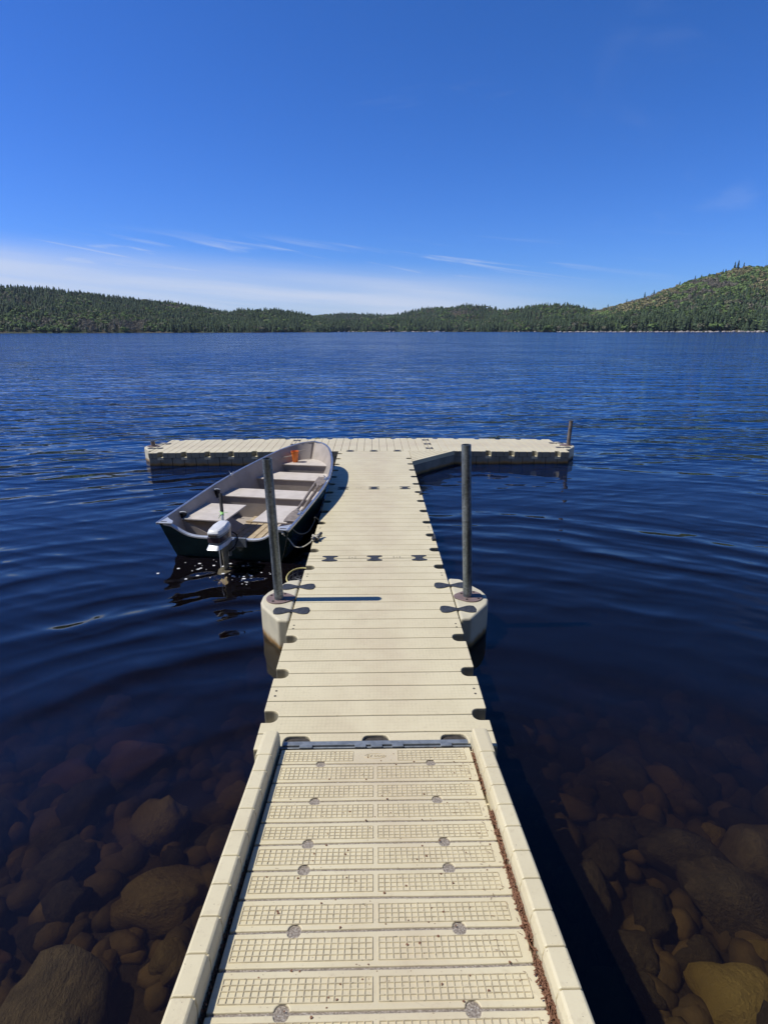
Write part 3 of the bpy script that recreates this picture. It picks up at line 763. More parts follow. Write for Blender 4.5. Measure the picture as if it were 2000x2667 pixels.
# ---------------------------------------------------------------- the floating dock
ZD = .32
dock = empty('floating_dock', (0, 0, 0))
tag(dock, 'cream plastic modular floating dock with a long walkway ending in a T', 'dock')
LS = 3.04; PP = LS/6; PW = LS/18
def section(length, width, loc, rotz=0, pitch=0, pockets_l=(0,1,2,3,4,5), pockets_r=(0,1,2,3,4,5), rolly=0, seed=0, endcut=0, slots=False):
    """local: y along the section, x across; origin at the start, deck top at z=0"""
    hw = width/2; g = .0035
    npk = round(length/PW); lines = [PW*.5 + PW*k for k in range(npk)]
    pk_lines = {1+3*i: i for i in range(6)}
    edges = [0.0] + lines + [length]
    b = MB()
    def edge_pts(u, i, x0, x1, n=14):
        return [(x0 + (x1-x0)*k/n, u + (wob(x0+(x1-x0)*k/n, i+seed*31) if 0 < i < len(edges)-1 else 0)) for k in range(n+1)]
    for i in range(len(edges)-1):
        ua = edges[i] + (g if i > 0 else .003); ub = edges[i+1] - (g if i < len(edges)-2 else .003)
        la, lb = i-1, i   # line indices below and above
        def has(line, side):
            if line not in pk_lines: return False
            return pk_lines[line] in (pockets_l if side < 0 else pockets_r)
        hp, dp = .058, .105
        def notch(side, line, up):
            e = side*hw; u = ua if up else ub; s = 1 if up else -1
            pts = [(e, u + s*hp)]
            for k in range(0, 7):
                a = math.pi/2*k/6
                pts.append((e - side*(dp-.05 + .05*math.sin(a)), u + s*(hp - .05 + .05*math.cos(a))))
            pts.append((e - side*dp, u))
            return pts
        poly = []
        xl = -hw + (dp if has(la, -1) else 0); xr = hw - (dp if has(la, 1) else 0)
        nl = notch(-1, la, True) if has(la, -1) else []
        nr_ = notch(1, la, True) if has(la, 1) else []
        bot = edge_pts(ua, i, xl, xr)
        poly += nl[:-1] + bot + nr_[:-1][::-1]
        xl2 = -hw + (dp if has(lb, -1) else 0); xr2 = hw - (dp if has(lb, 1) else 0)
        nr2 = notch(1, lb, False) if has(lb, 1) else []
        nl2 = notch(-1, lb, False) if has(lb, -1) else []
        topp = edge_pts(ub, i+1, xl2, xr2)
        poly += nr2[:-1] + topp[::-1] + nl2[:-1][::-1]
        if slots and i == 0:
            poly = []
        if poly: b.prism(poly, -.115, 0)
    if slots:   # first plank carries three dark hand slots cut into its edge
        ub = edges[1] + PW*.0 - g
        poly = [(-hw, -.06)]
        for cx_ in (-.50, 0, .50):
            for k in range(0, 13):
                a = math.pi - math.pi*k/12
                ca, sa = math.cos(a), math.sin(a)
                px = cx_ + .088*(abs(ca)**.45)*(1 if ca > 0 else -1); py = -.06 + .118*(abs(sa)**.45)
                poly.append((px, py))
        poly += [(hw, -.06)] + edge_pts(ub, 1, -hw, hw)[::-1]
        b.prism(poly, -.115, 0)
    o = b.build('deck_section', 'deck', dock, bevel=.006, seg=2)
    o.location = loc; o.rotation_euler = (pitch, rolly, rotz)
    fb = MB()
    nb = 12; st = length/nb
    fb.box((-hw+.03, .012, -.62), (hw-.03, length-.012, -.118))
    for k in range(nb):
        fb.box((-hw+.006, k*st+.005, -.60), (hw-.006, (k+1)*st-.005, -.1155), .0)
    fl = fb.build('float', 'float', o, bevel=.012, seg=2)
    for sd_, pkt in ((-1, pockets_l), (1, pockets_r)):
        for p_ in pkt:
            yc_ = PW*.5 + PW*(1+3*p_); xa, xb = sorted((sd_*(hw-.112), sd_*(hw-.004)))
            pf = MB(); pf.box((xa, yc_-.064, -.16), (xb, yc_+.064, -.108)); pf.build('pocket_floor', 'cream', o)
    return o
s1 = section(LS, 1.524, (0, 2.99, ZD), pockets_l=(0, 1, 2, 5), pockets_r=(0, 1, 2, 5), seed=1, slots=True)
s2 = section(LS, 1.524, (0, 2.99+LS+.005, ZD), seed=2)
s3 = section(LS, 1.524, (0, 2.99+2*LS+.01, ZD), seed=3, pockets_l=(0,1,2,3,4,5), pockets_r=(0,1,2,3,4))
YT = 2.99+3*LS+.015     # near edge of the T
YC = YT + .762
# crossing sections run along x (rotate so local y -> +x)
def cross(x0, rise0, rise1, seed, pl, pr, yoff=0.0, rot=0.0):
    ang = math.atan2(rise1-rise0, LS)
    return section(LS, 1.524, (x0, YC+yoff, ZD+rise0), rotz=R(-90)+rot, pitch=ang, seed=seed, pockets_l=pl, pockets_r=pr)
sL = cross(-4.86, -.022, 0, 4, (0,1,2,3,4,5), (0,1,2,3,4,5))
sC = cross(-1.815, 0, 0, 5, (0,1,2,3,4,5), (0,))
sR = cross(1.23, 0, -.045, 6, (0,1,2,3,4,5), (1,2,3,4,5))

def bone(parent, x, y, z, rot, L_=.17, W_=.062, neck=.02, name='coupling'):
    """dog-bone shaped rubber coupling, long axis local x"""
    pts = []
    n = 40
    for k in range(n):
        t = 2*math.pi*k/n; cx_ = math.cos(t); sy_ = math.sin(t)
        px = L_/2*math.copysign(abs(cx_)**.75, cx_)
        u = min(1, abs(px)/(L_/2))
        w = neck + (W_-neck)*max(0, math.sin(min(1, u*1.15)*math.pi*.62)**1.4)
        if u > .82: w *= math.sqrt(max(.02, 1-((u-.82)/.18)**2))*.6+.4
        py = w*(1 if sy_ >= 0 else -1)*min(1, abs(sy_)*2.2)
        pts.append((px, py))
    b = MB(); b.prism(pts, -.02, .006)
    for s in (-1, 1): b.lathe([(.008, .0061), (.008, .008), (0.001, .008)], (0, 0, 0), 10)
    o = b.build(name, 'rubber', parent, bevel=.003)
    o.location = (x, y, z); o.rotation_euler = (0, 0, rot)
    return o
def wide_bone(parent, x, y, z, rot):
    """coupling seen end to end: wide lobes each side of the joint, waisted middle"""
    b = MB(); pts = []
    half = [(.0, .047), (.02, .047), (.036, .05), (.058, .062), (.082, .068), (.092, .060), (.095, .045)]
    prof = [(.040, 0), (.042, .018), (.060, .034), (.086, .046), (.090, .060), (.078, .076), (.0, .080)]
    q = [(px, py) for px, py in prof]
    ring = [(px, py) for px, py in q] + [(-px, py) for px, py in q[::-1][1:]] + [(-px, -py) for px, py in q[1:]] + [(px, -py) for px, py in q[::-1][1:-1]]
    b.prism(ring, -.02, .005)
    b.lathe([(.014, .0051), (.012, .009), (.001, .009)], (0, 0, 0), 12)
    o = b.build('coupling', 'rubber', parent, bevel=.003); o.location = (x, y, z); o.rotation_euler = (0, 0, rot); return o
for x in (-.51, 0, .51):
    wide_bone(dock, x, 2.99+LS, ZD, 0); wide_bone(dock, x, 2.99+2*LS+.005, ZD, 0); wide_bone(dock, x, YT, ZD, 0)
for y in (-.5, 0, .5):
    wide_bone(dock, 1.23, YC+y, ZD, R(90)); wide_bone(dock, -1.815, YC+y, ZD, R(90))

# corner gusset
gb = MB()
g0 = [(.766, YT-.004), (.766, YT-1.05), (.82, YT-1.06), (1.78, YT-.06), (1.78, YT-.004)]
NB = 7
for k in range(NB):
    # diagonal planks parallel to the hypotenuse
    f0, f1 = k/NB, (k+1)/NB - .012
    def q(f): return (.768, YT-.004-1.05*f), (.768+1.0*f, YT-.004)
    a0_, b0_ = q(max(f0, .02)); a1_, b1_ = q(f1)
    gb.prism([a0_, a1_, b1_, b0_], ZD-.09, ZD)
gu = gb.build('corner_gusset', 'cream', dock, bevel=.006)
gf = MB(); gf.prism([(.775, YT-.01), (.775, YT-1.03), (1.75, YT-.01)], -.25, ZD-.092)
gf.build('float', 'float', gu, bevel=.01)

# pile holders
def holder(x, y, side, z=ZD, rot=0.0):
    h = empty('pile_holder', (x, y, z), dock); h.rotation_euler = (0, 0, rot)
    pl = [(0, .45), (.12, .43), (.295, .15), (.322, .06), (.322, -.06)]
    pl += [(.295, -.15), (.10, -.43), (0, -.44)]
    pl = [(px*side, py) for px, py in pl]
    b = MB(); b.prism(pl, -.62, 0)
    bd = b.build('holder_body', 'holder', h, bevel=.022, seg=3)
    f = MB()
    ring = []
    for k in range(40):
        a = 2*math.pi*k/40; rr_ = .122 + .04*max(0, math.cos(a - (math.pi if side > 0 else 0)))**8
        ring.append((side*.155 + rr_*math.cos(a), rr_*math.sin(a)))
    f.prism(ring, 0.0, .012)
    fl = f.build('flange', 'flange', h, bevel=.004)
    bo = MB()
    for a in (60, 150, 240, 320):
        bo.lathe([(.011, .012), (.011, .018), (.001, .02)], (side*.155 + .092*math.cos(R(a)), .092*math.sin(R(a)), 0), 8)
    bo.build('bolt', 'dark', fl)
    for yy in (.26, -.26):
        bb = bone(h, -.0*side, yy, 0.001, 0, .34, .068, .018)
    return h
holder(-.775, 5.02, -1)
holder(.775, 5.02, 1)
holder(4.285, YC-.0, 1, ZD-.045)
holder(-4.875, YC-.0, -1, ZD-.022)

# small bolt holes moulded in pairs along the edges
dh = MB()
for (ys_, xs_) in (((4.43, 4.49, 3.47, 3.53, 5.54, 5.60, 7.06, 7.12, 8.58, 8.64), (-.715, .715)),):
    for y in ys_:
        for x in xs_: dh.lathe([(.009, ZD+.0015), (.001, ZD+.0018)], (x, y, 0), 8)
for y in (6.055, 9.09):
    for cx_ in (-.255, .255):
        for dx, dy in ((-.035, .018), (.035, .018), (-.035, -.018), (.035, -.018), (0, 0)):
            dh.lathe([(.007, ZD+.0015), (.001, ZD+.0018)], (cx_+dx, y+dy, 0), 8)
dh.build('bolt_holes', 'dark', dock)
# cleat the white rope is tied to
cl = MB()
cl.tube(catmull([(-.745, 6.52, ZD+.055), (-.735, 6.60, ZD+.045), (-.70, 6.68, ZD+.045), (-.66, 6.74, ZD+.06)], 5), [.012]+[.02]*14+[.014], 8)
cl.box((-.74, 6.57, ZD), (-.68, 6.70, ZD+.04), .006)
cl.build('cleat', 'rubber', dock, smooth=True, bevel=.003)
for (x, y) in ((.748, 6.62), (.752, 8.70)):
    c2_ = MB(); c2_.box((x-.035, y-.05, ZD), (x+.02, y+.05, ZD+.028), .008); c2_.tube([(x+.0, y-.085, ZD+.04), (x, y, ZD+.045), (x, y+.085, ZD+.04)], [.009, .014, .009], 8)
    c2_.build('cleat', 'rubber', dock, bevel=.003)
# small tufts of weed caught on the far edge
for x in (-1.35, .85, 3.0):
    w = MB(); rw = random.Random(int(x*10))
    for k in range(30):
        a, bx, by = rw.uniform(0, 6.28), x + rw.gauss(0, .07), YT+1.50 + rw.gauss(0, .015)
        w.add([(bx-.006, by, ZD-.02), (bx+.006, by, ZD-.02), (bx+.03*math.cos(a), by+.03*math.sin(a), ZD+rw.uniform(.01, .05))], [(0, 1, 2)])
    w.add([(x-.2, YT+1.515, ZD-.022), (x+.2, YT+1.515, ZD-.022), (x+.2, YT+1.52, ZD-.012), (x-.2, YT+1.52, ZD-.012)], [(0, 1, 2, 3)])
    tag(w.build('weed_tuft', 'needles', recalc=False), {-1.35: 'tuft of green weed on the far dock edge beside the boat bow', .85: 'tuft of green weed on the middle of the far dock edge', 3.0: 'tuft of green weed on the far edge of the right dock arm'}[x], 'weed', 'weed tufts on the dock edge')

# ---------------------------------------------------------------- gangway
Y0R, Z0R, SL = 2.886, .363, .169
def rz_(y): return Z0R + SL*(Y0R-y)
gw = empty('gangway', (0, Y0R, Z0R))
gw.rotation_euler = (-math.atan(SL), 0, 0)
CS = math.cos(math.atan(SL))
tag(gw, 'cream plastic gangway with raised curbs and grid treads sloping down to the dock', 'gangway')
# local frame: y measured along the slope from the hinge (negative toward the camera), z up from the tread
gy = [2.872, 2.713, 2.54, 2.382, 2.223, 2.076, 1.918, 1.764, 1.612, 1.455, 1.303, 1.15, .995, .84, .685, .53, .375, .22, .065]
ly = [(y-Y0R)/CS for y in gy]
gb = MB(); pl_lines = ly
DX = .321
for i in range(len(ly)-1):
    ub, ua = ly[i]-.006, ly[i+1]+.006
    def eline(u, idx, lower):
        pts = []
        has = idx in (1, 3, 5, 6, 8, 10, 12, 14, 16)
        xs_ = [-.573] + [v for v in np.linspace(-.54, .54, 15)] + [.573]
        xs_ = [v for v in xs_ if not (has and min(abs(v-DX), abs(v+DX)) < .045)]
        if has:
            for c in (-DX, DX):
                for k in range(0, 9):
                    a = math.pi*k/8; xs_.append(c - .026*math.cos(a))
        xs_ = sorted(set(round(v, 5) for v in xs_))
        for v in xs_:
            y = u + (wob(v, idx+70, .003) if idx > 0 else 0)
            if has:
                for c in (-DX, DX):
                    q = .026**2 - (v-c)**2
                    if q > 0: y += math.sqrt(q)*(-1 if lower else 1)
            pts.append((v, y))
        return pts
    top = eline(ub, i, True); bot = eline(ua, i+1, False)
    gb.prism(bot + top[::-1], -.03, 0)
gb.build('tread_deck', 'cream', gw, bevel=.004)
gr = MB(); gr.box((-.562, ly[-1], -.10), (.562, ly[0]-.004, -.0062))
gr.build('grit_filled_groove', 'grit', gw)
# raised grid ribs
rb = MB()
def ribs(x0, x1, y0, y1, nx, ny):
    h, w = .0034, .0024
    rj = random.Random(int((x0+y0)*1000))
    for k in range(nx+1):
        x = x0 + (x1-x0)*k/nx
        rb.add([(x-w, y0, 0.0002), (x+w, y0, .0002), (x+w*.5, y0, h), (x-w*.5, y0, h), (x-w, y1, .0002), (x+w, y1, .0002), (x+w*.5, y1, h), (x-w*.5, y1, h)],
               [(0, 1, 2, 3), (4, 7, 6, 5), (0, 3, 7, 4), (1, 5, 6, 2), (3, 2, 6, 7)])
    for k in range(ny+1):
        y = y0 + (y1-y0)*k/ny
        rb.add([(x0, y-w, .0002), (x0, y+w, .0002), (x0, y+w*.5, h-.0003), (x0, y-w*.5, h-.0003), (x1, y-w, .0002), (x1, y+w, .0002), (x1, y+w*.5, h-.0003), (x1, y-w*.5, h-.0003)],
               [(0, 1, 2, 3), (4, 7, 6, 5), (0, 3, 7, 4), (1, 5, 6, 2), (3, 2, 6, 7)])
ribs(-.541, -.137, ly[1]+.028, ly[0]-.034, 15, 4)
ribs(.13, .530, ly[1]+.028, ly[0]-.034, 15, 4)
for i in range(1, len(ly)-1):
    a, b_ = ly[i+1]+.031, ly[i]-.034
    ribs(-.543, -.018, a, b_, 20, 4); ribs(.006, .531, a, b_, 20, 4)
rb.build('tread_grid', 'ribs', gw, recalc=False)
# dirt caught against the ribs
# embossed maker's oval on the first tread
ov = MB()
oc = (-.004, (ly[0]+ly[1])/2 - .004)
ov.tube([(oc[0]+.062*math.cos(2*math.pi*k/40), oc[1]+.026*math.sin(2*math.pi*k/40), .0005) for k in range(41)], .0022, 6, False)
ov.build('embossed_oval', 'cream', gw, smooth=True)
fc = bpy.data.curves.new('embossed_lettering', 'FONT'); fc.body = 'EZ Dock'; fc.size = .030; fc.extrude = .0016; fc.align_x = 'CENTER'; fc.align_y = 'CENTER'; fc.shear = .25
ftmp = bpy.data.objects.new('lettering_source', fc)
fme = bpy.data.meshes.new_from_object(ftmp); bpy.data.objects.remove(ftmp)
fo = bpy.data.objects.new('embossed_lettering', fme); COL.objects.link(fo); fo.parent = gw; fo.location = (oc[0], oc[1], .001)
fme.materials.clear(); fme.materials.append(M['cream'])
# curbs
def curb(side):
    b = MB(); y = .02; pitch = .1553; k = 0
    yy = (2.945-Y0R)/CS; seg = [yy]
    first = (2.690-Y0R)/CS
    while first > -3.0: seg.append(first); first -= pitch/CS
    for i in range(len(seg)-1):
        y1, y0 = seg[i]-.0025, seg[i+1]+.0025
        ob = .690 if i > 0 else .700
        xi, xo = .601, .684 if i > 0 else .694
        ins = 0.0
        prof = [(.592, -.05), (.594, .045), (.603, .078), (.612, .083), (.672, .083), (xo-.003, .079), (xo+.004, .06), (xo+.012, -.22), (.60, -.22)]
        r0 = [(side*px, y0, pz) for px, pz in prof]; r1 = [(side*px, y1, pz) for px, pz in prof]
        b.loft([r0, r1])
    o = b.build('curb', 'cream', gw, bevel=.005, seg=2)
    c = MB(); c.loft([[(side*px, seg[-1], pz) for px, pz in ((.60, -.2), (.601, .072), (.678, .072), (.685, -.2))], [(side*px, seg[0]-.01, pz) for px, pz in ((.60, -.2), (.601, .072), (.678, .072), (.685, -.2))]])
    c.build('curb_core', 'cream', o)
    return o
curb(-1); curb(1)
ch = MB(); ch.box((-.60, -3.0, -.10), (-.562, -.006, -.034)); ch.box((.562, -3.0, -.10), (.60, -.006, -.034)); ch.build('side_channel', 'cream', gw)
st_ = MB(); st_.box((-.590, -3.0, -.033), (-.574, -.02, -.030)); st_.build('channel_shade_strip', 'dark', gw)  # dark strip that paints the left curb's shadow into the channel
# hinge
hb = MB()
hb.box((-.575, .032, -.03), (.575, .076, -.001))
for k in range(6):
    pass
for x0, x1 in ((-.47, -.39), (-.13, -.06), (-.03, .04), (.10, .17), (.40, .47)): hb.box((x0, .000, -.010), (x1, .0335, .002))
hb.tube([(-.592, .014, -.012), (.59, .014, -.012)], .006, 10)
hb.build('hinge', 'hinge', gw, bevel=.003)
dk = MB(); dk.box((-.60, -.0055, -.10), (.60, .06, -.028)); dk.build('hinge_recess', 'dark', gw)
under = MB(); under.box((-.6, 2.92, .10), (.6, 3.055, .300)); under.build('slot_shade_block', 'dark', dock)  # dark block filling the hand slots, standing in for the shade inside
ub_ = MB(); ub_.box((-.56, -3.0, -.2), (.56, -.05, -.101)); ub_.build('underframe', 'cream', gw)

# pine litter caught along the right curb
def litter(name, x0, x1, y0, y1, n, label, z=-.004, hump=.02, dens=None, seed=1, par=None):
    r = random.Random(seed); b = MB()
    for k in range(n):
        y = r.uniform(y0, y1)
        if dens and r.random() > dens(y): continue
        x = r.uniform(x0, x1); zz_ = z - .03 + r.random()*(.03+hump)
        a = r.gauss(1.57, .6); ln = r.uniform(.006, .02); w = r.uniform(.0015, .004); t_ = r.uniform(-.4, .4)
        c, s = math.cos(a), math.sin(a)
        p = [(x-c*ln-s*w, y-s*ln+c*w, zz_-t_*ln), (x-c*ln+s*w, y-s*ln-c*w, zz_-t_*ln), (x+c*ln, y+s*ln, zz_+t_*ln), (x, y, zz_+w*1.5)]
        b.add(p, [(0, 1, 3), (1, 2, 3), (2, 0, 3), (0, 2, 1)])
    # convert from gangway frame to world
    o = b.build(name, 'pine', None, recalc=False)
    o.location = gw.location; o.rotation_euler = gw.rotation_euler
    return tag(o, label, 'pine litter', kind='stuff')
litter('pine_litter', .568, .600, -1.95, -.62, 5200, 'dark brown pine litter packed along the right curb of the gangway',
       dens=lambda y: (1.0 if y < -.98 or -.80 < y < -.60 else .3)*max(.15, min(1, .75 + 1.3*mnoise.noise(Vector((y*9, 2, 2))))), seed=2)
litter('pine_litter', -.602, -.585, -1.95, -.9, 900, 'thin dark litter in the shaded gap along the left curb of the gangway', seed=3, hump=.0)
litter('pine_litter', .570, .600, -.45, -.04, 260, 'pale pinkish crumbs of litter beside the hinge at the right curb', seed=4, hump=.004)
def crumbs():
    r = random.Random(12); b = MB()
    for k in range(270):
        x = r.uniform(-.55, .55); y = -r.uniform(.02, 1.75); q = r.choice((.0012, .0016, .002, .003, .0045)); n = 5; ph = r.random()*6
        b.prism([(x+q*math.cos(ph+6.283*i/n)*r.uniform(.6, 1.4), y+q*math.sin(ph+6.283*i/n)*r.uniform(.6, 1.4)) for i in range(n)], .0005, q*.9)
    for k in range(60):
        x = .50 + r.gauss(0, .05); y = -r.uniform(.1, 1.75); a = r.uniform(0, 6.3); ln = r.uniform(.008, .02); x = min(x, .56)
        b.tube([(x, y, .004), (x+ln*math.cos(a), y+ln*math.sin(a), .004)], .0009, 4)
    o = b.build('pine_crumbs', 'pine'); o.location = gw.location; o.rotation_euler = gw.rotation_euler
    tag(o, 'tiny dark crumbs and needles scattered over the gangway treads', 'litter', kind='stuff')
crumbs()
def pocket_litter(x, y, label, seed):
    r = random.Random(seed); b = MB()
    for k in range(90):
        px, py = x + r.gauss(0, .018), y + r.gauss(0, .016); a = r.uniform(0, 6.3); ln = r.uniform(.006, .016); w = .003
        z = ZD - .106 + r.random()*.035; c, s = math.cos(a), math.sin(a)
        b.add([(px-c*ln-s*w, py-s*ln+c*w, z), (px-c*ln+s*w, py-s*ln-c*w, z), (px+c*ln, py+s*ln, z+r.uniform(-.01, .01)), (px, py, z+.006)], [(0, 1, 3), (1, 2, 3), (2, 0, 3), (0, 2, 1)])
    tag(b.build('pine_litter', 'pine', recalc=False), label, 'pine litter', kind='stuff')
pk = [2.99 + PP*(i+.5) for i in range(3)]
pocket_litter(-.69, pk[0]-.02, 'reddish brown litter in the nearest pocket of the left dock edge', 1)
pocket_litter(-.69, pk[1]-.02, 'brown litter in the second pocket of the left dock edge', 2)
pocket_litter(-.69, pk[2]-.02, 'dark litter in the third pocket of the left dock edge, before the pile holder', 3)
pocket_litter(.69, pk[0]-.02, 'brown litter in the nearest pocket of the right dock edge', 4)
pocket_litter(.69, pk[1]-.02, 'brown litter in the second pocket of the right dock edge', 5)

# ---------------------------------------------------------------- mooring poles
def pole(base, top, rad, m, label, holes=True, name='mooring_pole'):
    b = MB(); d = Vector(top)-Vector(base); bot = Vector(base) - d*(1.7/max(d.z, .1)) if d.z > .8 else Vector(base) - Vector((0, 0, 2.5))
    p0 = Vector((0, 0, 0)) + (bot-Vector(base)); p1 = Vector(top)-Vector(base)
    dn = (p1-p0).normalized()
    n = 28
    b.tube([p0, p0.lerp(p1, .5), p1], rad, n, False)
    b.tube([p1-dn*.25, p1], rad*.86, n, False)
    # rim
    a = dn.cross(Vector((1, 0, 0))).normalized(); c = a.cross(dn).normalized()
    v = [p1 + (a*math.cos(2*math.pi*k/n)+c*math.sin(2*math.pi*k/n))*r for r in (rad*.86, rad) for k in range(n)]
    b.add(v, [(k, (k+1) % n, n+(k+1) % n, n+k) for k in range(n)])
    o = b.build(name, m, smooth=True, loc=base, recalc=False)
    hl = MB(); q = p1 - dn*.30; hl.tube([q + Vector((.012, -rad*.95, 0)), q + Vector((.012, -rad*1.03, 0))], .008, 10)
    hl.build('bolt_hole', 'dark', o)
    return tag(o, label, 'pole')
pole((-.925, 5.0, ZD), (-.955, 5.0, 1.715), .044, 'galv', 'tall galvanised steel pole standing in the left pile holder of the walkway')
pole((.905, 5.02, ZD), (.83, 5.03, 1.825), .044, 'galv', 'tall galvanised steel pole standing in the right pile holder of the walkway')
pole((4.42, YC, ZD-.045), (4.50, YC, .84), .044, 'oldpipe', 'short weathered brown pole at the end of the right dock arm')
pole((-5.02, YC, ZD-.022), (-5.02, YC, .40), .05, 'oldpipe', 'dark pole stub barely rising at the end of the left dock arm')

# ---------------------------------------------------------------- the boat
A = Vector((-1.885, 6.85, 0)); HD = Vector((.755, 3.88, 0)).normalized(); PR = Vector((HD.y, -HD.x, 0))
BANG = math.atan2(HD.y, HD.x) - math.pi/2
boat = empty('rowing_boat', A); boat.rotation_euler = (0, 0, BANG)
tag(boat, 'dark green aluminium fishing boat with taupe benches moored left of the walkway', 'boat')
# local: x = starboard, y = forward
SB = [(-.05, .862), (.35, .865), (1.0, .858), (1.5, .842), (2.0, .80), (2.4, .735), (2.85, .635), (3.2, .53), (3.5, .42), (3.75, .285), (3.9, .15), (3.97, .0)]
SZ = [(-.05, .47), (1.0, .53), (2.0, .59), (2.7, .65), (3.3, .72), (3.97, .79)]
def beam(s): return interp_s(SB, s)
def shz(s): return interp_s(SZ, s)
def interp_s(tab, x):
    if x <= tab[0][0]: return tab[0][1]
    P = [(2*tab[0][0]-tab[1][0], 2*tab[0][1]-tab[1][1])] + list(tab) + [(2*tab[-1][0]-tab[-2][0], 2*tab[-1][1]-tab[-2][1])]
    for i in range(1, len(P)-2):
        if x <= P[i+1][0]:
            t = (x-P[i][0])/(P[i+1][0]-P[i][0]); a, b, c, d = (q[1] for q in P[i-1:i+3])
            return max(0, .5*(2*b + (c-a)*t + (2*a-5*b+4*c-d)*t*t + (3*b-a-3*c+d)*t**3))
    return tab[-1][1]
def half_w(s, z, off=0.0):
    """half width of hull at height z"""
    bt = beam(s); zs = shz(s); zc = -.06 + .30*max(0, (s-2.6)/1.4)**2
    flare = .80 - .30*max(0, (s-1.8)/2.2)
    bc = bt*flare
    t = max(0, min(1, (z-zc)/(zs-zc)))
    return max(0, bc + (bt-bc)*(t**.85) - off)
def hull_ring(s, off=0.0, inner=False):
    zs = shz(s) ; zc = -.06 + .30*max(0, (s-2.6)/1.4)**2; zk = -.14 + .42*max(0, (s-2.4)/1.6)**2
    rake = -.0
    pts = []
    hts = [zs, zs-.04, zs*.66+zc*.34, zs*.33+zc*.67, zc]
    fl = .05 if inner else None
    L_ = []
    for z in hts:
        zz_ = max(z, fl) if inner else z
        w = half_w(s, zz_, off)
        if s > 3.9: w *= 1
        L_.append((w, zz_))
    mid = max(zk, fl+.0) if inner else zk
    ring = [(-w, z) for w, z in L_] + [(0, mid if not inner else .05 + max(0, zk)*.8)] + [(w, z) for w, z in L_[::-1]]
    return ring
ST = [0.0, .2, .5, .9, 1.3, 1.7, 2.1, 2.5, 2.8, 3.1, 3.35, 3.55, 3.72, 3.85, 3.93, 3.97]
def tr_y(s, z):   # transom rake and stem rake
    y = s
    if s < .4: y -= (.4-s)/.4 * (z-.0)*.20
    if s > 3.0: y -= (s-3.0)/.97 * max(0, (shz(s)-z))*.75
    return y
ho = MB(); rings = [[(x, tr_y(s, z), z) for x, z in hull_ring(s)] for s in ST]
ho.loft(rings, closed=False)
hull = ho.build('hull', 'hull', boat, smooth=True, angle=40, recalc=False)
hull.data.materials.clear(); hull.data.materials.append(M['liner']); hull.data.materials.append(M['hull'])
sm_ = hull.modifiers.new('thick', 'SOLIDIFY'); sm_.thickness = .006; sm_.offset = 0; sm_.material_offset = 1
# moulded ribs along the outside
li = MB(); rings = [[(x, tr_y(s, z), z) for x, z in hull_ring(s, .016, True)] for s in ST]
li.loft(rings, closed=False)
li.build('hull_liner', 'liner', boat, smooth=True, angle=40, recalc=False)
# transom: outline with a dipped top
def transom_poly(off=0.0, zb=-.10):
    zt = .46
    top = []
    for x, z in ((-.80, .455), (-.70, .44), (-.62, .385), (-.52, .325), (-.40, .295), (-.2, .29), (.2, .29), (.40, .295), (.52, .325), (.62, .385), (.70, .44), (.80, .455)):
        top.append((x, z))
    pl_ = [(-half_w(0, .455), .458)] + top + [(half_w(0, .455), .458)]
    for z in (.3, .15, .0, -.06): pl_.append((half_w(0, z)-.001, z))
    pl_ += [(0, -.14)] + [(-half_w(0, z)+.001, z) for z in (-.06, .0, .15, .3)]
    return pl_
tp = transom_poly()
def tback(z): return -z*.20 - .0
tm = MB(); nT = len(tp)
r0 = [(x, tback(z)-.006, z) for x, z in tp]; r1 = [(x, tback(z)+.024, z) for x, z in tp]
tm.loft([r0, r1]); tm.build('transom', 'hull', boat)
ti = MB(); r0 = [(x*.985, tback(z)+.026, z) for x, z in tp]; r1 = [(x*.985, tback(z)+.03, z) for x, z in tp]
ti.loft([r0, r1]); ti.build('transom_inner_face', 'liner', boat)
# transom cap trim
cap = MB(); tl = [(-.80, .455)] + catmull([(x, z, 0) for x, z in tp[2:13]], 4)
tl = [(p[0], p[1]) for p in tl] + [(.80, .455)]
rings = []
for x, z in tl:
    y = tback(z); rings.append([(x, y-.016, z-.014), (x, y+.044, z-.014), (x, y+.044, z+.010), (x, y-.016, z+.010)])
cap.loft(rings); cap.build('transom_cap', 'aluw', boat, bevel=.004)
pad = MB(); pad.box((-.03, -.095, .20), (.30, -.066, .325)); pad.build('motor_pad', 'cowlgrey', boat, bevel=.006)
# gunwale rail
gb2 = MB()
SG = [i*.1-.03 for i in range(41)]; SG = [s for s in SG if s <= 3.95] + [3.97]
prt = [Vector((-beam(s)-.004, tr_y(s, shz(s)), shz(s)+.004)) for s in SG]; sbd = [Vector((beam(s)+.004, tr_y(s, shz(s)), shz(s)+.004)) for s in SG]
path = prt + sbd[::-1][1:]
rings = []
for i, p in enumerate(path):
    d = (path[min(i+1, len(path)-1)] - path[max(0, i-1)]); d.z = 0; d.normalize(); nrm = Vector((-d.y, d.x, 0))
    w0, w1 = -.016, .018
    rings.append([p + nrm*w0 + Vector((0, 0, -.022)), p + nrm*w1 + Vector((0, 0, -.022)), p + nrm*w1 + Vector((0, 0, .008)), p + nrm*w0 + Vector((0, 0, .008))])
gb2.loft(rings); gb2.build('gunwale_rail', 'alu', boat, bevel=.005)
rv = MB()
for i_, s_ in enumerate([k*.11 for k in range(1, 33)]):
    for sd in (-1, 1):
        z_ = shz(s_) - .045; w_ = half_w(s_, z_, .018)
        rv.lathe([(.006, -.003), (.005, .002), (.001, .003)], (sd*w_, tr_y(s_, z_), z_), 6)
rv.build('rivet_row', 'alu', boat)
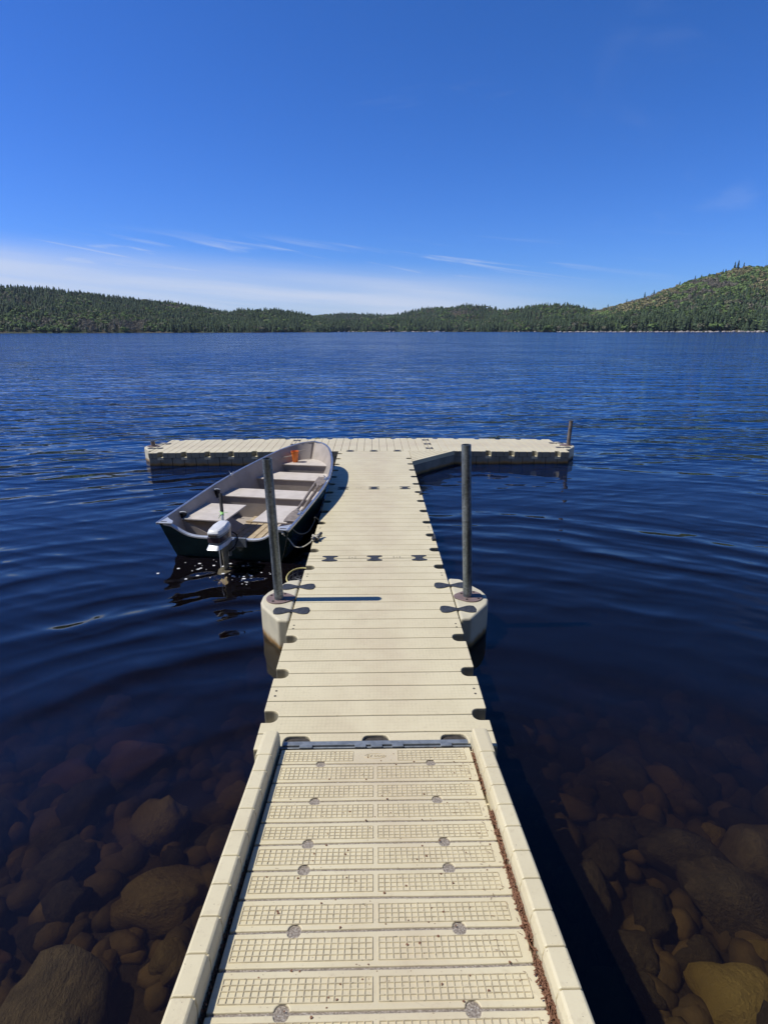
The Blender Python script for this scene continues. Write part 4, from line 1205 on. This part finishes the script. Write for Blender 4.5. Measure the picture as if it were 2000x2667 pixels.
# corner plates with hand slots
for sd in (-1, 1):
    cp = MB(); cp.prism([(sd*.885, -.13), (sd*.66, -.125), (sd*.70, -.03), (sd*.80, .05), (sd*.872, .13)], .468, .482)
    c = cp.build('corner_plate', 'aluw', boat, bevel=.003)
    sl = MB(); sl.prism([(sd*.84, -.10), (sd*.75, -.10), (sd*.76, -.075), (sd*.835, -.075)], .4825, .4835); sl.build('hand_slot', 'dark', c)
# benches
def bench(s0, s1, z, x0=None, x1=None, front=True, name='bench', bottom=.05, drop=True):
    b = MB(); t = .022
    n = 6
    L0 = []; R0 = []
    for k in range(n+1):
        s = s0 + (s1-s0)*k/n; w = half_w(s, z, .02)
        L0.append((-w if x0 is None else max(-w, x0), s)); R0.append((w if x1 is None else min(w, x1), s))
    b.prism(L0 + R0[::-1], z-t, z)
    o = b.build(name, 'seat', boat, bevel=.005)
    if drop:
        bx = MB(); ins = .012
        Lb = [(x + (0 if x0 is None else ins), min(max(y, s0+ins), s1-ins)) for x, y in L0]; Rb = [(x - (0 if x1 is None else ins), min(max(y, s0+ins), s1-ins)) for x, y in R0]
        if x0 is None: Lb = [(-half_w(y, bottom+.03, .02), y) for x, y in Lb]
        if x1 is None: Rb = [(half_w(y, bottom+.03, .02), y) for x, y in Rb]
        pl_ = Lb + Rb[::-1]; n2 = len(pl_)
        top = [(max(-half_w(y, z-t, .02), min(half_w(y, z-t, .02), x if not (x0 is None and x < 0) and not (x1 is None and x > 0) else math.copysign(half_w(y, z-t, .022), x))), y, z-t-.001) for x, y in pl_]
        bx.loft([[(x, y, bottom) for x, y in pl_], top])
        bx.build('bench_box', 'liner', o)
    return o
bench(.36, 1.10, .38, None, -.19)
bench(.42, 1.16, .38, .18, None)
bench(1.50, 1.95, .385)
bench(2.54, 3.04, .405)
bench(3.24, 3.80, .50, drop=True, name='bow_seat', bottom=.18)
# floorboards
fbm_ = MB()
for k in range(5):
    x0 = -.26 + k*.095; fbm_.box((x0, .10, .056), (x0+.085, 2.4, .072))
for y in (.45, 1.2): fbm_.box((-.27, y, .0725), (.22, y+.05, .09))
fbm_.build('floorboards', 'plank', boat, bevel=.003)
# foredeck braces under the bow
br = MB()
for s, z in ((3.3, .62), (3.5, .66)):
    w = half_w(s, z, .03); br.tube([(-w, s, z-.02), (-w*.3, s+.2, z+.02)], .008, 6)
br.build('bow_brace', 'liner', boat)
# rod brackets on the port side
def bracket(s, z, side=-1, h=.22):
    w = half_w(s, z, .02)*side
    b = MB()
    q = side
    b.loft([[(w-q*.0, s-.03, z-h), (w-q*.0, s+.03, z-h), (w-q*.015, s+.03, z-h), (w-q*.015, s-.03, z-h)],
            [(w-q*.01, s-.06, z), (w-q*.01, s+.06, z), (w-q*.05, s+.06, z), (w-q*.05, s-.06, z)]])
    b.lathe([(.018, 0), (.018, .02), (.001, .022)], (w-q*.035, s-.02, z-.05), 8)
    o = b.build('side_bracket', 'black', boat, bevel=.003)
    t_ = MB(); t_.tube([(w-q*.005, s-.05, z+.012), (w-q*.05, s-.045, z+.022), (w-q*.09, s-.035, z+.01)], .010, 8); t_.build('bracket_handle', 'aluw', o, smooth=True)
    return o
bracket(.42, .45); bracket(1.42, .50)
# oarlocks
def oarlock(s, side):
    w = (beam(s)-.02)*side; z = shz(s)+.01
    b = MB(); b.tube([(w, s, z-.03), (w, s, z+.03)], .009, 8)
    b.tube([(w + .036*math.cos(a)*1, s, z+.062 - .036*math.sin(a)) for a in [math.pi*(k/10) for k in range(11)]], .007, 6)
    b.box((w-.03, s-.05, z-.004), (w+.012, s+.05, z+.006))
    return b.build('oarlock', 'alu', boat, smooth=True)
oarlock(1.95, 1); oarlock(.45, 1); oarlock(1.95, -1)
eye = MB(); eye.tube([(.80 + .016*math.cos(a), -.115, .43 + .016*math.sin(a)) for a in [2*math.pi*k/12 for k in range(13)]], .005, 6); eye.build('stern_eye', 'alu', boat, smooth=True)

def bl(x, y, z):  # boat local -> world
    p = A + PR*x + HD*y; return Vector((p.x, p.y, z))
# oars
def oar(p_blade, p_grip, label, m='wood'):
    p0, p1 = Vector(p_blade), Vector(p_grip); d = (p1-p0); ln = d.length
    o = empty('oar', p0); 
    q = d.to_track_quat('Y', 'Z'); o.rotation_mode = 'QUATERNION'; o.rotation_quaternion = q
    b = MB(); bl_ = [(0, .078), (.04, .085), (.2, .082), (.38, .062), (.50, .03), (.56, .018)]
    rings = []
    for y, w in bl_: rings.append([(-w, y, -.004), (0, y, -.010), (w, y, -.004), (w, y, .004), (0, y, .010), (-w, y, .004)])
    b.loft(rings); b.build('blade', m, o, smooth=True)
    s = MB(); s.tube([(0, .50, 0), (0, ln-.15, 0), (0, ln-.14, 0), (0, ln, 0)], [.018, .022, .017, .016], 10); s.build('shaft', m if m != 'wood' else 'wood', o, smooth=True)
    return tag(o, label, 'oar', 'oars lying in the boat')
oar(bl(.72, .36, .42), bl(.50, 2.52, .47), 'grey wooden oar with its blade toward the stern along the right side of the boat')
oar(bl(.60, 2.46, .49), bl(.77, .75, .45), 'grey wooden oar with its blade toward the bow along the right side of the boat')

# outboard motor
mo = empty('outboard_motor', bl(.10, -.14, .30)); mo.rotation_euler = (0, 0, BANG); mo.scale = (.9, .9, .9)
tag(mo, 'old outboard motor with a white and grey cowl clamped to the boat transom', 'outboard motor')
def ringr(w, y0, y1, z, rnd=.35, zf=0.0, n=24, wf=1.0):
    pts = []
    cy_, hl = (y0+y1)/2, (y1-y0)/2
    for k in range(n):
        a = 2*math.pi*k/n; c, s = math.cos(a), math.sin(a)
        px = w*math.copysign(abs(c)**rnd, c); py = cy_ + hl*math.copysign(abs(s)**rnd, s)
        tt = (py-y0)/(y1-y0); px *= 1 - (1-wf)*abs(tt-.45)*1.2
        pts.append((px, py, z + zf*tt))
    return pts
# cowl extends aft (-y) of the mount and up
cw = MB(); cw.loft([ringr(.104, -.46, -.05, .235, .26, .0, wf=.62), ringr(.106, -.462, -.048, .265, .26, .012, wf=.62), ringr(.096, -.445, -.07, .292, .30, .022, wf=.62), ringr(.082, -.425, -.095, .304, .34, .026, wf=.6), ringr(.05, -.36, -.15, .309, .4, .026, wf=.6)])
cw.build('cowl_top', 'cowl', mo, smooth=True, angle=28)
c2 = MB(); c2.loft([ringr(.098, -.452, -.06, .10, .26, wf=.66), ringr(.103, -.458, -.05, .2335, .26, wf=.64)]); c2.build('cowl_body', 'cowlgrey', mo, smooth=True, angle=28)
bd_ = MB(); bd_.loft([ringr(.1045, -.461, -.10, .135, .25, wf=.68), ringr(.1065, -.464, -.10, .205, .25, wf=.68)]); bd_.build('cowl_band', 'cowldark', mo, smooth=True, angle=28)
sl = MB(); sl.box((-.055, -.475, .222), (.055, -.458, .250)); sl.build('air_slot', 'dark', mo, bevel=.003)
pn = MB(); pn.loft([ringr(.080, -.40, -.08, .02, .3, wf=.7), ringr(.108, -.49, -.06, .045, .26, wf=.66), ringr(.112, -.515, -.055, .052, .26, wf=.66), ringr(.100, -.462, -.06, .0995, .26, wf=.66)])
pn.build('lower_pan', 'aluw', mo, smooth=True, angle=28)
lg = MB()
def foil(w, y0, y1, z): return [(0, y1, z), (w*.8, y1-.03, z), (w, (y0+y1)/2+.02, z), (w*.5, y0+.02, z), (0, y0, z), (-w*.5, y0+.02, z), (-w, (y0+y1)/2+.02, z), (-w*.8, y1-.03, z)]
lg.loft([foil(.048, -.25, -.07, .04), foil(.042, -.23, -.08, -.10), foil(.034, -.22, -.09, -.27), foil(.030, -.22, -.10, -.42)])
lg.loft([foil(.10, -.36, -.06, -.365), foil(.10, -.36, -.06, -.355)])
lg.loft([[(x*.5, y, z) for x, y, z in foil(.05, -.26, -.05, -.60)], foil(.03, -.24, -.09, -.42)])
leg = lg.build('motor_leg', 'leg', mo, smooth=True, angle=40)
ex = MB(); ex.tube([(-.055, -.20, -.02), (-.05, -.21, -.32)], .009, 8); ex.build('exhaust_pipe', 'aluw', mo, smooth=True)
pr_ = MB()
for k in range(3):
    a = R(120*k + 25); c, s = math.cos(a), math.sin(a); pts = []
    for u, v in ((0.02, -.02), (.06, -.05), (.11, -.045), (.13, 0.0), (.11, .04), (.06, .035), (.02, .02)):
        pts.append((c*u - s*v, -.36 + v*.6, -.47 + s*u + c*v))
    pr_.add(pts, [tuple(range(7))]); pr_.add([(x, y-.006, z) for x, y, z in pts], [tuple(range(7))[::-1]])
pr_.tube([(0, -.42, -.47), (0, -.27, -.47)], [.018, .03], 10)
pr_.build('propeller', 'prop', mo, recalc=False)
cb = MB(); cb.box((-.075, -.065, -.12), (-.045, .02, .03)); cb.box((.045, -.065, -.12), (.075, .02, .03)); cb.box((-.075, .02, -.02), (.075, .05, .035)); cb.tube([(-.05, .05, -.04), (-.05, .13, -.04)], .009, 8); cb.tube([(.05, .05, -.04), (.05, .13, -.04)], .009, 8)
cb.tube([(.02, -.05, .02), (.02, -.05, -.20)], .028, 10)
cb.build('clamp_bracket', 'cowlgrey', mo, bevel=.003)
hs_ = MB(); hs_.tube(catmull([(.11, -.12, .18), (.14, -.06, .12), (.13, -.02, .03), (.11, -.10, -.05), (.06, -.16, -.09)], 6), .009, 8); hs_.build('fuel_hose', 'black', mo, smooth=True)
tl_ = MB(); tl_.tube([(-.03, -.08, .21), (-.135, .13, .345)], .017, 10); ti_ = tl_.build('tiller_arm', 'cowlgrey', mo, smooth=True)
tg = MB(); tg.tube([(-.135, .13, .345), (-.15, .16, .365), (-.28, .42, .54)], [.018, .023, .025], 12); tg.build('tiller_grip', 'black', ti_, smooth=True)
tt_ = MB(); tt_.tube([(-.125, .11, .33), (-.14, .14, .352)], .024, 10)
for k, (dx, dy, dz) in enumerate(((-.07, .02, -.05), (.07, .04, .01), (-.04, .01, .03), (-.05, -.02, -.07))):
    tt_.add([(-.135, .125, .362), (-.125, .135, .362), (-.13+dx, .13+dy, .35+dz), (-.14+dx, .12+dy, .345+dz)], [(0, 1, 2, 3)])
tt_.build('tape_knot', 'tape', ti_, recalc=False)
# little worn decal marks on the cowl
# orange cup
cu = MB(); cu.lathe([(.001, 0), (.040, 0), (.044, .012), (.056, .155), (.062, .156), (.063, .178), (.058, .178), (.052, .150), (.041, .012), (.001, .010)], (0, 0, 0), 28)
cup = cu.build('orange_cup', 'orange', smooth=True, loc=bl(-.22, 3.44, .501), angle=35)
cup.scale = (1.15, 1.15, 1.15)
tag(cup, 'bright orange plastic cup standing on the bow seat of the boat', 'cup')

# ---------------------------------------------------------------- ropes
def rope(name, pts, r, m, label, n=10, seg=8):
    b = MB(); P = catmull(pts, seg); b.tube([p - Vector(pts[0]) for p in P], r, n)
    o = b.build(name, m, smooth=True, angle=180, loc=pts[0]); return tag(o, label, 'rope')
e0 = bl(.80, -.13, .43)
kn = [e0, (-1.07, 6.66, .33), (-.98, 6.58, .26), (-.88, 6.56, .262), (-.79, 6.575, .315), (-.755, 6.59, ZD+.03)]
rr = random.Random(4)
kk = [Vector(kn[-1])]
for i in range(16):
    a = i*2.1; kk.append(Vector((-.735 + .042*math.cos(a) + rr.uniform(-.01, .01), 6.615 + .055*math.sin(a*1.3) + rr.uniform(-.012, .012), ZD + .022 + .016*(i % 4))))
rope('mooring_rope', [tuple(p) for p in kn[:-1]] + [tuple(p) for p in kk], .0075, 'ropew', 'white mooring rope from the boat stern knotted round the cleat on the dock edge')
rope('stern_line', [bl(.86, -.02, .49), bl(.93, .10, .36), bl(.97, .35, .30), bl(.97, .62, .34), (-.80, 7.30, .40), (-.755, 7.38, .33)], .007, 'ropeg', 'thin grey line looping from the boat corner along its side to the dock')
# bait basket hanging under the dock edge
nb_ = empty('wire_basket', (-.86, 6.05, 0))
tag(nb_, 'black mesh basket half sunk beside the left dock edge with a yellow rim cord', 'basket')
bk = MB()
for k in range(16):
    a = 2*math.pi*k/16; bk.tube([(.15*math.cos(a), .24*math.sin(a), .08), (.13*math.cos(a+.3), .21*math.sin(a+.3), -.25)], .0055, 5)
    bk.tube([(.15*math.cos(a), .24*math.sin(a), .08), (.13*math.cos(a-.3), .21*math.sin(a-.3), -.25)], .0055, 5)
for z in (.05, -.0, -.06, -.12): bk.tube([(.145*math.cos(2*math.pi*k/24), .235*math.sin(2*math.pi*k/24), z) for k in range(25)], .0055, 5, False)
rnn = random.Random(3)
for k in range(40):
    bk.tube([(rnn.uniform(-.10, .10), rnn.uniform(-.18, .18), rnn.uniform(.0, .05)) for _ in range(3)], .004, 4)
bk.build('mesh_body', 'net', nb_, smooth=True)
yr = MB(); yr.tube([(.155*math.cos(2*math.pi*k/28), .245*math.sin(2*math.pi*k/28), .092) for k in range(29)], .009, 6, False); yr.build('rim_cord', 'ropey', nb_, smooth=True)

# foam specks drifting by the motor
fo_ = MB(); rf = random.Random(8)
for k in range(48):
    u = rf.gauss(0, .30); v = rf.gauss(0, .15)
    x, y = -1.95 + u, 6.55 + v - .25*u*(1 if u > 0 else -.3)
    if rf.random() < .25: x, y = -1.55 + rf.gauss(0, .10), 6.20 + rf.gauss(0, .10)
    s = rf.choice((.004, .005, .006, .007, .009, .016))
    n = 7; ph = rf.random()*6
    ring = [(x + s*1.3*math.cos(ph+2*math.pi*i/n)*rf.uniform(.7, 1.2), y + s*math.sin(ph+2*math.pi*i/n)*rf.uniform(.7, 1.2)) for i in range(n)]
    fo_.prism(ring, .0005, .004)
tag(fo_.build('foam_specks', 'foam'), 'white foam specks drifting on the water round the outboard motor', 'foam', kind='stuff')

# thin summer haze over the lake
hz_ = bpy.data.materials.new('haze'); hz_.use_nodes = True; ht_ = hz_.node_tree; ht_.nodes.clear()
pv = N(ht_, 'ShaderNodeVolumePrincipled'); pv.inputs['Color'].default_value = (.72, .84, 1.0, 1); pv.inputs['Density'].default_value = .00004; pv.inputs['Anisotropy'].default_value = .2
ho_ = N(ht_, 'ShaderNodeOutputMaterial'); L(ht_, pv, 0, ho_, 'Volume'); M['haze'] = hz_
hb_ = MB(); hb_.box((-4300, -500, -10), (4300, 4300, 330)); tag(hb_.build('haze', 'haze'), kind='stuff')

# far motor cruiser
cr_ = empty('motor_cruiser', (*polar(6.15, 930), 0)); cr_.rotation_euler = (0, 0, R(-92))
tag(cr_, 'tiny white motor cruiser far off under the middle shore', 'motor boat')
b = MB(); rings = []
for s, w, zs in ((0, 1.5, 1.0), (3, 1.7, 1.05), (6, 1.5, 1.2), (8.4, .8, 1.4), (9.6, .05, 1.55)):
    rings.append([(-w, s-4.8, zs), (-w*.8, s-4.8, .0), (0, s-4.8, -.4), (w*.8, s-4.8, .0), (w, s-4.8, zs)])
b.loft(rings); b.build('hull', 'boatwhite', cr_)
b = MB(); b.box((-1.25, -2.6, 1.0), (1.25, 1.9, 2.25), .25); b.build('cabin', 'boatwhite', cr_, bevel=.1)
b = MB(); b.box((-1.19, -2.2, 1.5), (1.19, 1.5, 1.95), .0); b.build('window', 'glassdark', cr_)
